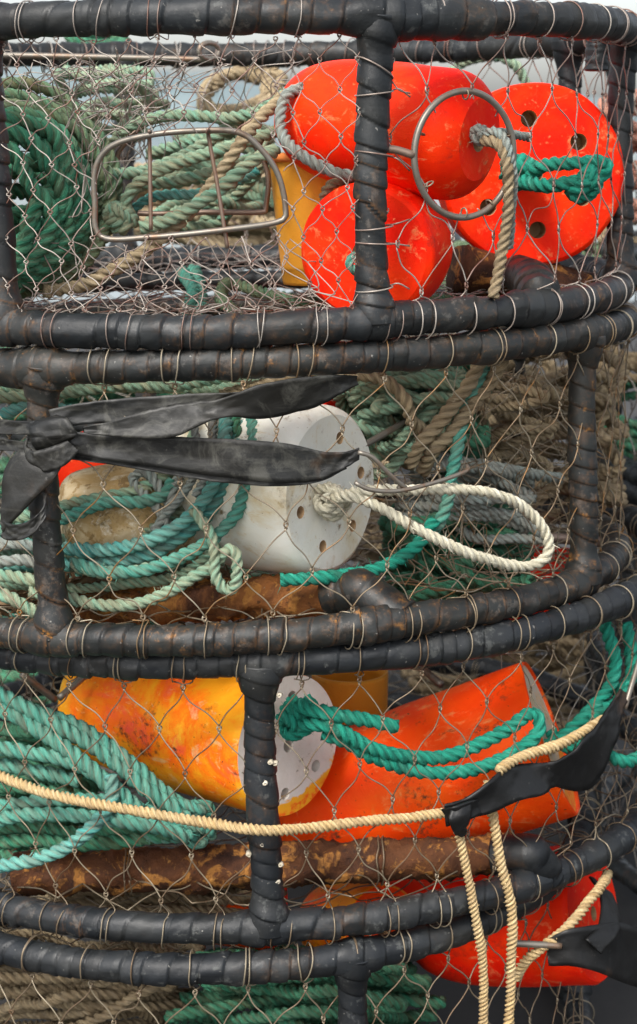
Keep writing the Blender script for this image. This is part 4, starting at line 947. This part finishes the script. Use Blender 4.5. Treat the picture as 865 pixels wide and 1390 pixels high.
ribbon(mb, [(W1(p1, -25, 566, .006), W1(p1, -25, 588, .01)), (W1(p1, 10, 570, .012), W1(p1, 10, 590, .018)), (W1(p1, 40, 572, .022), W1(p1, 40, 590, .026)), (W1(p1, 62, 574, .030), W1(p1, 62, 592, .030))])
ribbon(mb, [(W1(p1, -25, 592, .006), W1(p1, -25, 612, .01)), (W1(p1, 10, 596, .012), W1(p1, 8, 612, .014)), (W1(p1, 40, 600, .02), W1(p1, 40, 614, .022)), (W1(p1, 60, 598, .028), W1(p1, 60, 612, .028))])
mb.build('side_band', STRAP, strap, strap.location)
mb = MB()    # the knot
ribbon(mb, [(W1(p1, 40, 576, .03), W1(p1, 78, 565, .026)), (W1(p1, 39, 582, .036), W1(p1, 92, 568, .036)), (W1(p1, 42, 594, .040), W1(p1, 104, 588, .037)), (W1(p1, 46, 606, .037), W1(p1, 100, 594, .034)), (W1(p1, 52, 612, .03), W1(p1, 90, 600, .03))])
ribbon(mb, [(W1(p1, 92, 598, .036), W1(p1, 108, 612, .034)), (W1(p1, 70, 606, .042), W1(p1, 88, 632, .040)), (W1(p1, 46, 612, .045), W1(p1, 62, 640, .043)), (W1(p1, 36, 606, .038), W1(p1, 40, 632, .040)), (W1(p1, 38, 594, .03), W1(p1, 34, 610, .032))])
mb.build('knot', STRAP, strap, strap.location)
mb = MB()    # tail curled back on itself
ribbon(mb, [(W1(p1, 40, 606, .034), W1(p1, 82, 634, .038)), (W1(p1, 20, 616, .040), W1(p1, 74, 650, .044)), (W1(p1, 6, 640, .042), W1(p1, 56, 668, .048)), (W1(p1, 3, 676, .044), W1(p1, 30, 694, .052)), (W1(p1, 3, 702, .046), W1(p1, 4, 726, .050)), (W1(p1, 20, 712, .058), W1(p1, 20, 734, .060)),
            (W1(p1, 44, 704, .060), W1(p1, 44, 726, .062)), (W1(p1, 60, 686, .052), W1(p1, 62, 702, .054)), (W1(p1, 62, 668, .04), W1(p1, 64, 684, .04)), (W1(p1, 52, 648, .03), W1(p1, 58, 668, .03))])
mb.build('tail', STRAP, strap, strap.location)
mb = MB()
rod(mb, [W1(p1, 486, 614, .01), W1(p1, 505, 620, .012), W1(p1, 525, 640, .012), W1(p1, 545, 658, .010), W1(p1, 553, 664, .008), W1(p1, 549, 667, .006), W1(p1, 540, 660, .004)], .0026)
rod(mb, [W1(p1, 482, 655, .01), W1(p1, 500, 664, .012), W1(p1, 530, 667, .013), W1(p1, 560, 663, .012), W1(p1, 600, 652, .010), W1(p1, 625, 643, .008), W1(p1, 636, 637, .004), W1(p1, 634, 632, .0)], .0024)
mb.build('wire_hook', STEEL, strap, strap.location)

stp = empty('rubber_strap', on_wall(p2, 700, 1080, .03), 'twisted black rubber strap knotted to the golden rope on the third pot', 'rubber strap')
mb = MB()
ribbon(mb, [(W1(p2, 604, 1092, .022), W1(p2, 606, 1122, .022)), (W1(p2, 632, 1084, .024), W1(p2, 640, 1110, .024)), (W1(p2, 664, 1060, .026), W1(p2, 674, 1100, .026)), (W1(p2, 690, 1040, .016), W1(p2, 708, 1086, .030)), (W1(p2, 722, 1036, .012), W1(p2, 735, 1080, .03)),
            (W1(p2, 752, 1034, .024), W1(p2, 752, 1068, .018)), (W1(p2, 778, 1020, .03), W1(p2, 770, 1072, .012)), (W1(p2, 792, 1002, .03), W1(p2, 800, 1070, .014)), (W1(p2, 806, 990, .024), W1(p2, 822, 1040, .024)), (W1(p2, 818, 972, .018), W1(p2, 838, 1000, .024)), (W1(p2, 830, 955, .014), W1(p2, 845, 968, .018)), (W1(p2, 842, 935, .012), W1(p2, 854, 942, .012))])
mb.build('twisted_band', STRAPB, stp, stp.location)
mb = MB(); ribbon(mb, [(W1(p2, 612, 1098, .030), W1(p2, 640, 1092, .032)), (W1(p2, 610, 1112, .036), W1(p2, 640, 1106, .036)), (W1(p2, 613, 1124, .032), W1(p2, 634, 1122, .034)), (W1(p2, 618, 1134, .028), W1(p2, 634, 1132, .028))])
ribbon(mb, [(W1(p2, 600, 1098, .020), W1(p2, 606, 1114, .020)), (W1(p2, 618, 1094, .034), W1(p2, 622, 1118, .036)), (W1(p2, 642, 1086, .030), W1(p2, 650, 1106, .028)), (W1(p2, 655, 1086, .012), W1(p2, 660, 1100, .012))])
mb.build('knot', STRAPB, stp, stp.location)
mb = MB(); rod(mb, [W1(p2, 848, 962, .014), W1(p2, 856, 935, .014), W1(p2, 868, 895, .012), W1(p2, 880, 850, .01)], .0036); mb.build('wire_hook', STEEL, stp, stp.location)
st3 = empty('rubber_strap', P(790, 1285, 1.99), 'black rubber strap bunched beside the large red buoy of the lowest pot', 'rubber strap')
mb = MB(); ribbon(mb, [(P(740, 1276, 1.96), P(745, 1310, 1.96)), (P(770, 1262, 1.955), P(780, 1312, 1.95)), (P(806, 1256, 1.97), P(812, 1320, 1.96)), (P(840, 1252, 2.0), P(836, 1330, 1.99)), (P(870, 1262, 2.03), P(865, 1340, 2.03)), (P(900, 1280, 2.06), P(895, 1340, 2.06))])
ribbon(mb, [(P(800, 1190, 2.08), P(830, 1215, 2.08)), (P(815, 1220, 2.02), P(840, 1245, 2.03)), (P(812, 1255, 1.98), P(838, 1268, 1.98)), (P(795, 1275, 1.95), P(815, 1295, 1.955))]); mb.build('band', STRAPB, st3, st3.location)
mb = MB(); rod(mb, [P(690, 1280, 1.95), P(762, 1284, 1.955)], .0042); mb.build('hook_shaft', STEEL, st3, st3.location)

# dry weed caught in the middle pot
mb = MB(); rng = np.random.RandomState(4)
for k in range(900):
    px, py = rng.uniform(-20, 330), 800+rng.normal()*16+rng.uniform(-10, 14); c = P(px, py, rng.uniform(1.98, 2.14)); d = rng.normal(size=3); d[2] *= .4; d /= np.linalg.norm(d)
    w = np.cross(d, rng.normal(size=3)); w /= np.linalg.norm(w); l, ww = rng.uniform(.006, .028), rng.uniform(.0008, .0035)
    mb.raw([c-d*l-w*ww, c-d*l+w*ww, c+d*l*.2+w*ww+rng.normal(size=3)*.002, c+d*l], faces4=[(0, 1, 2, 3)])
setp(mb.build('dry_weed', WEED, None, P(150, 810, 2.05)), kind='stuff')

# ------------------------------------------------------------------ stacks behind
def copy_tree(o, parent=None):
    c = o.copy(); C.objects.link(c); c.parent = parent
    if parent:
        for key in ('label', 'category', 'group'):
            if key in c: del c[key]
    for ch in list(o.children): copy_tree(ch, c)
    return c
BR = RUB[3]
def back_pot(c, h, R, label, seed):
    pot = dict(c=(c[0], c[1], c[2]-ZC), h=h, tx=.004, ty=.003, R=R); root = empty('crab_pot', (c[0], c[1], c[2]-h-RT_), label, 'crab pot', 'crab pots in the stacks behind')
    po = [R_(a+seed*31) for a in (0, 60, 120, 180, 240, 300)]
    ring_mesh(pot, 0, BR, root, 'top_ring', 60+seed, po, 2.2); ring_mesh(pot, 1, BR, root, 'bottom_ring', 70+seed, po, 2.2)
    for k, a in enumerate(po): post_mesh(pot, a, BR, root, 80+seed*9+k, detail=2.2)
    mb = MB(); side_net(mb, pot, 0, 2*PI, 40, [.09, .25, .42, .59, .76, .91], 0, .4, .0011, tied=False); mb.build('side_netting', WIRE[3], root, root.location)
    mb = MB(); disc_net(mb, pot, .97, .085, .0011); mb.build('base_netting', WIRE[3], root, root.location)
    return root
H2 = .342
bz = POTBASE+H2*3+RT_
bl = ['upper pot of the far left stack, blurred behind the entrance frame', 'second pot down of the far stack, behind the middle pot', 'lowest pot of the far stack in the centre']
brt = ['upper pot of the stack at the far right edge, with salmon ropes over it', 'second pot down of the stack at the far right edge', 'lowest pot of the stack at the far right edge']
pa = back_pot((-.22, 3.72, POTBASE+H2*3), .31, .5, bl[0], 0)
pb = back_pot((.985, 2.92, POTBASE+H2*4), .31, .5, 'topmost pot of the far right stack, its dark rim curving behind the holed red buoy', 1)
for k in (1, 2):
    q = copy_tree(pa); q.location.z -= H2*k; q.rotation_euler.z = .5*k; q['label'] = bl[k]
for k in (1, 2, 3):
    q = copy_tree(pb); q.location.z -= H2*k; q.rotation_euler.z = -.4*k; q['label'] = brt[k-1]
BG_ = 'ropes in the stacks behind'
for k, (st, cx, cy, rx, ry, Y) in enumerate([('salmon', 905, 165, 80, 26, 2.95), ('salmon', 900, 215, 82, 30, 2.95), ('salmon', 905, 262, 80, 28, 2.95), ('tan', 902, 310, 80, 26, 2.96), ('salmon', 905, 360, 80, 30, 2.98), ('brown', 900, 470, 90, 40, 2.9), ('green', 890, 560, 90, 45, 2.9)]):
    nm = ['salmon rope hank uppermost at the right edge', 'salmon rope hank second down at the right edge', 'salmon rope hank third down at the right edge', 'tan rope hank between the salmon hanks at the right edge', 'salmon rope hank lowest at the right edge', 'brown rope coil at the right edge beside the middle pot', 'green rope coil at the right edge behind the middle pot'][k]
    coil(nm, st, 14, [(cx+RS.normal()*5, cy+RS.normal()*7, rx*RS.uniform(.85, 1.05), ry*RS.uniform(.7, 1.05), RS.normal()*.12, Y, Y+.15) for _ in range(6)], lod=1.4, group=BG_)
for k, (st, bx, nm) in enumerate([
        ('green', (-60, 420, 480, 700, 3.3, 3.6), 'dark green rope pile inside the far stack, behind the red buoy'),
        ('brown', (420, 800, 500, 760, 3.3, 3.6), 'brown rope pile inside the far stack, behind the tan ropes'),
        ('green', (-60, 460, 760, 1010, 3.2, 3.6), 'dark green rope pile low in the far stack'),
        ('brown', (500, 860, 780, 1010, 3.1, 3.5), 'brown rope pile low in the far right stack'),
        ('tan', (120, 460, 235, 330, 3.5, 3.9), 'tan rope pile in the far pot behind the entrance frame'),
        ('olive', (560, 860, 330, 440, 2.9, 3.3), 'olive rope pile behind the holed red buoy')]):
    heap(nm, st, 16, bx, 46, 50+k, 1.8, group=BG_)

# ------------------------------------------------------------------ light, sky, camera
w = bpy.data.worlds.new('World'); S.world = w; w.use_nodes = True; nt = w.node_tree
bgn = nt.nodes['Background']; sky = nt.nodes.new('ShaderNodeTexSky'); sky.sky_type = 'NISHITA'; sky.sun_disc = False
EL, AZ = R_(48), R_(205)          # the sun stands behind the camera, to the left, behind cloud
sky.sun_elevation = EL; sky.sun_rotation = AZ; sky.air_density = 1.0; sky.dust_density = 3.0; sky.ozone_density = 1.0
hs = nt.nodes.new('ShaderNodeHueSaturation'); hs.inputs['Saturation'].default_value = .38
nt.links.new(sky.outputs[0], hs.inputs['Color']); nt.links.new(hs.outputs[0], bgn.inputs[0]); bgn.inputs[1].default_value = .15
su = bpy.data.lights.new('sun', 'SUN'); su.energy = 1.5; su.angle = R_(14); su.color = (1, .96, .90)
so = bpy.data.objects.new('sun', su); C.objects.link(so)
sd = Vector((math.sin(AZ)*math.cos(EL), math.cos(AZ)*math.cos(EL), math.sin(EL)))
so.rotation_euler = sd.to_track_quat('Z', 'Y').to_euler()
cd = bpy.data.cameras.new('camera'); co = bpy.data.objects.new('camera', cd); C.objects.link(co); S.camera = co
M = Matrix([[RT[0], UP[0], -FW[0], CAM[0]], [RT[1], UP[1], -FW[1], CAM[1]], [RT[2], UP[2], -FW[2], CAM[2]], [0, 0, 0, 1]])
co.matrix_world = M
cd.sensor_fit = 'VERTICAL'; cd.sensor_height = 36; cd.lens = 36*F/1390; cd.clip_start = .05; cd.clip_end = 3000
cd.dof.use_dof = True; cd.dof.focus_distance = 1.88; cd.dof.aperture_fstop = 8.0
S.view_settings.view_transform = 'Standard'; S.view_settings.look = 'None'; S.view_settings.exposure = 0.95; S.view_settings.gamma = 1
S.cycles.use_denoising = True; S.cycles.max_bounces = 6
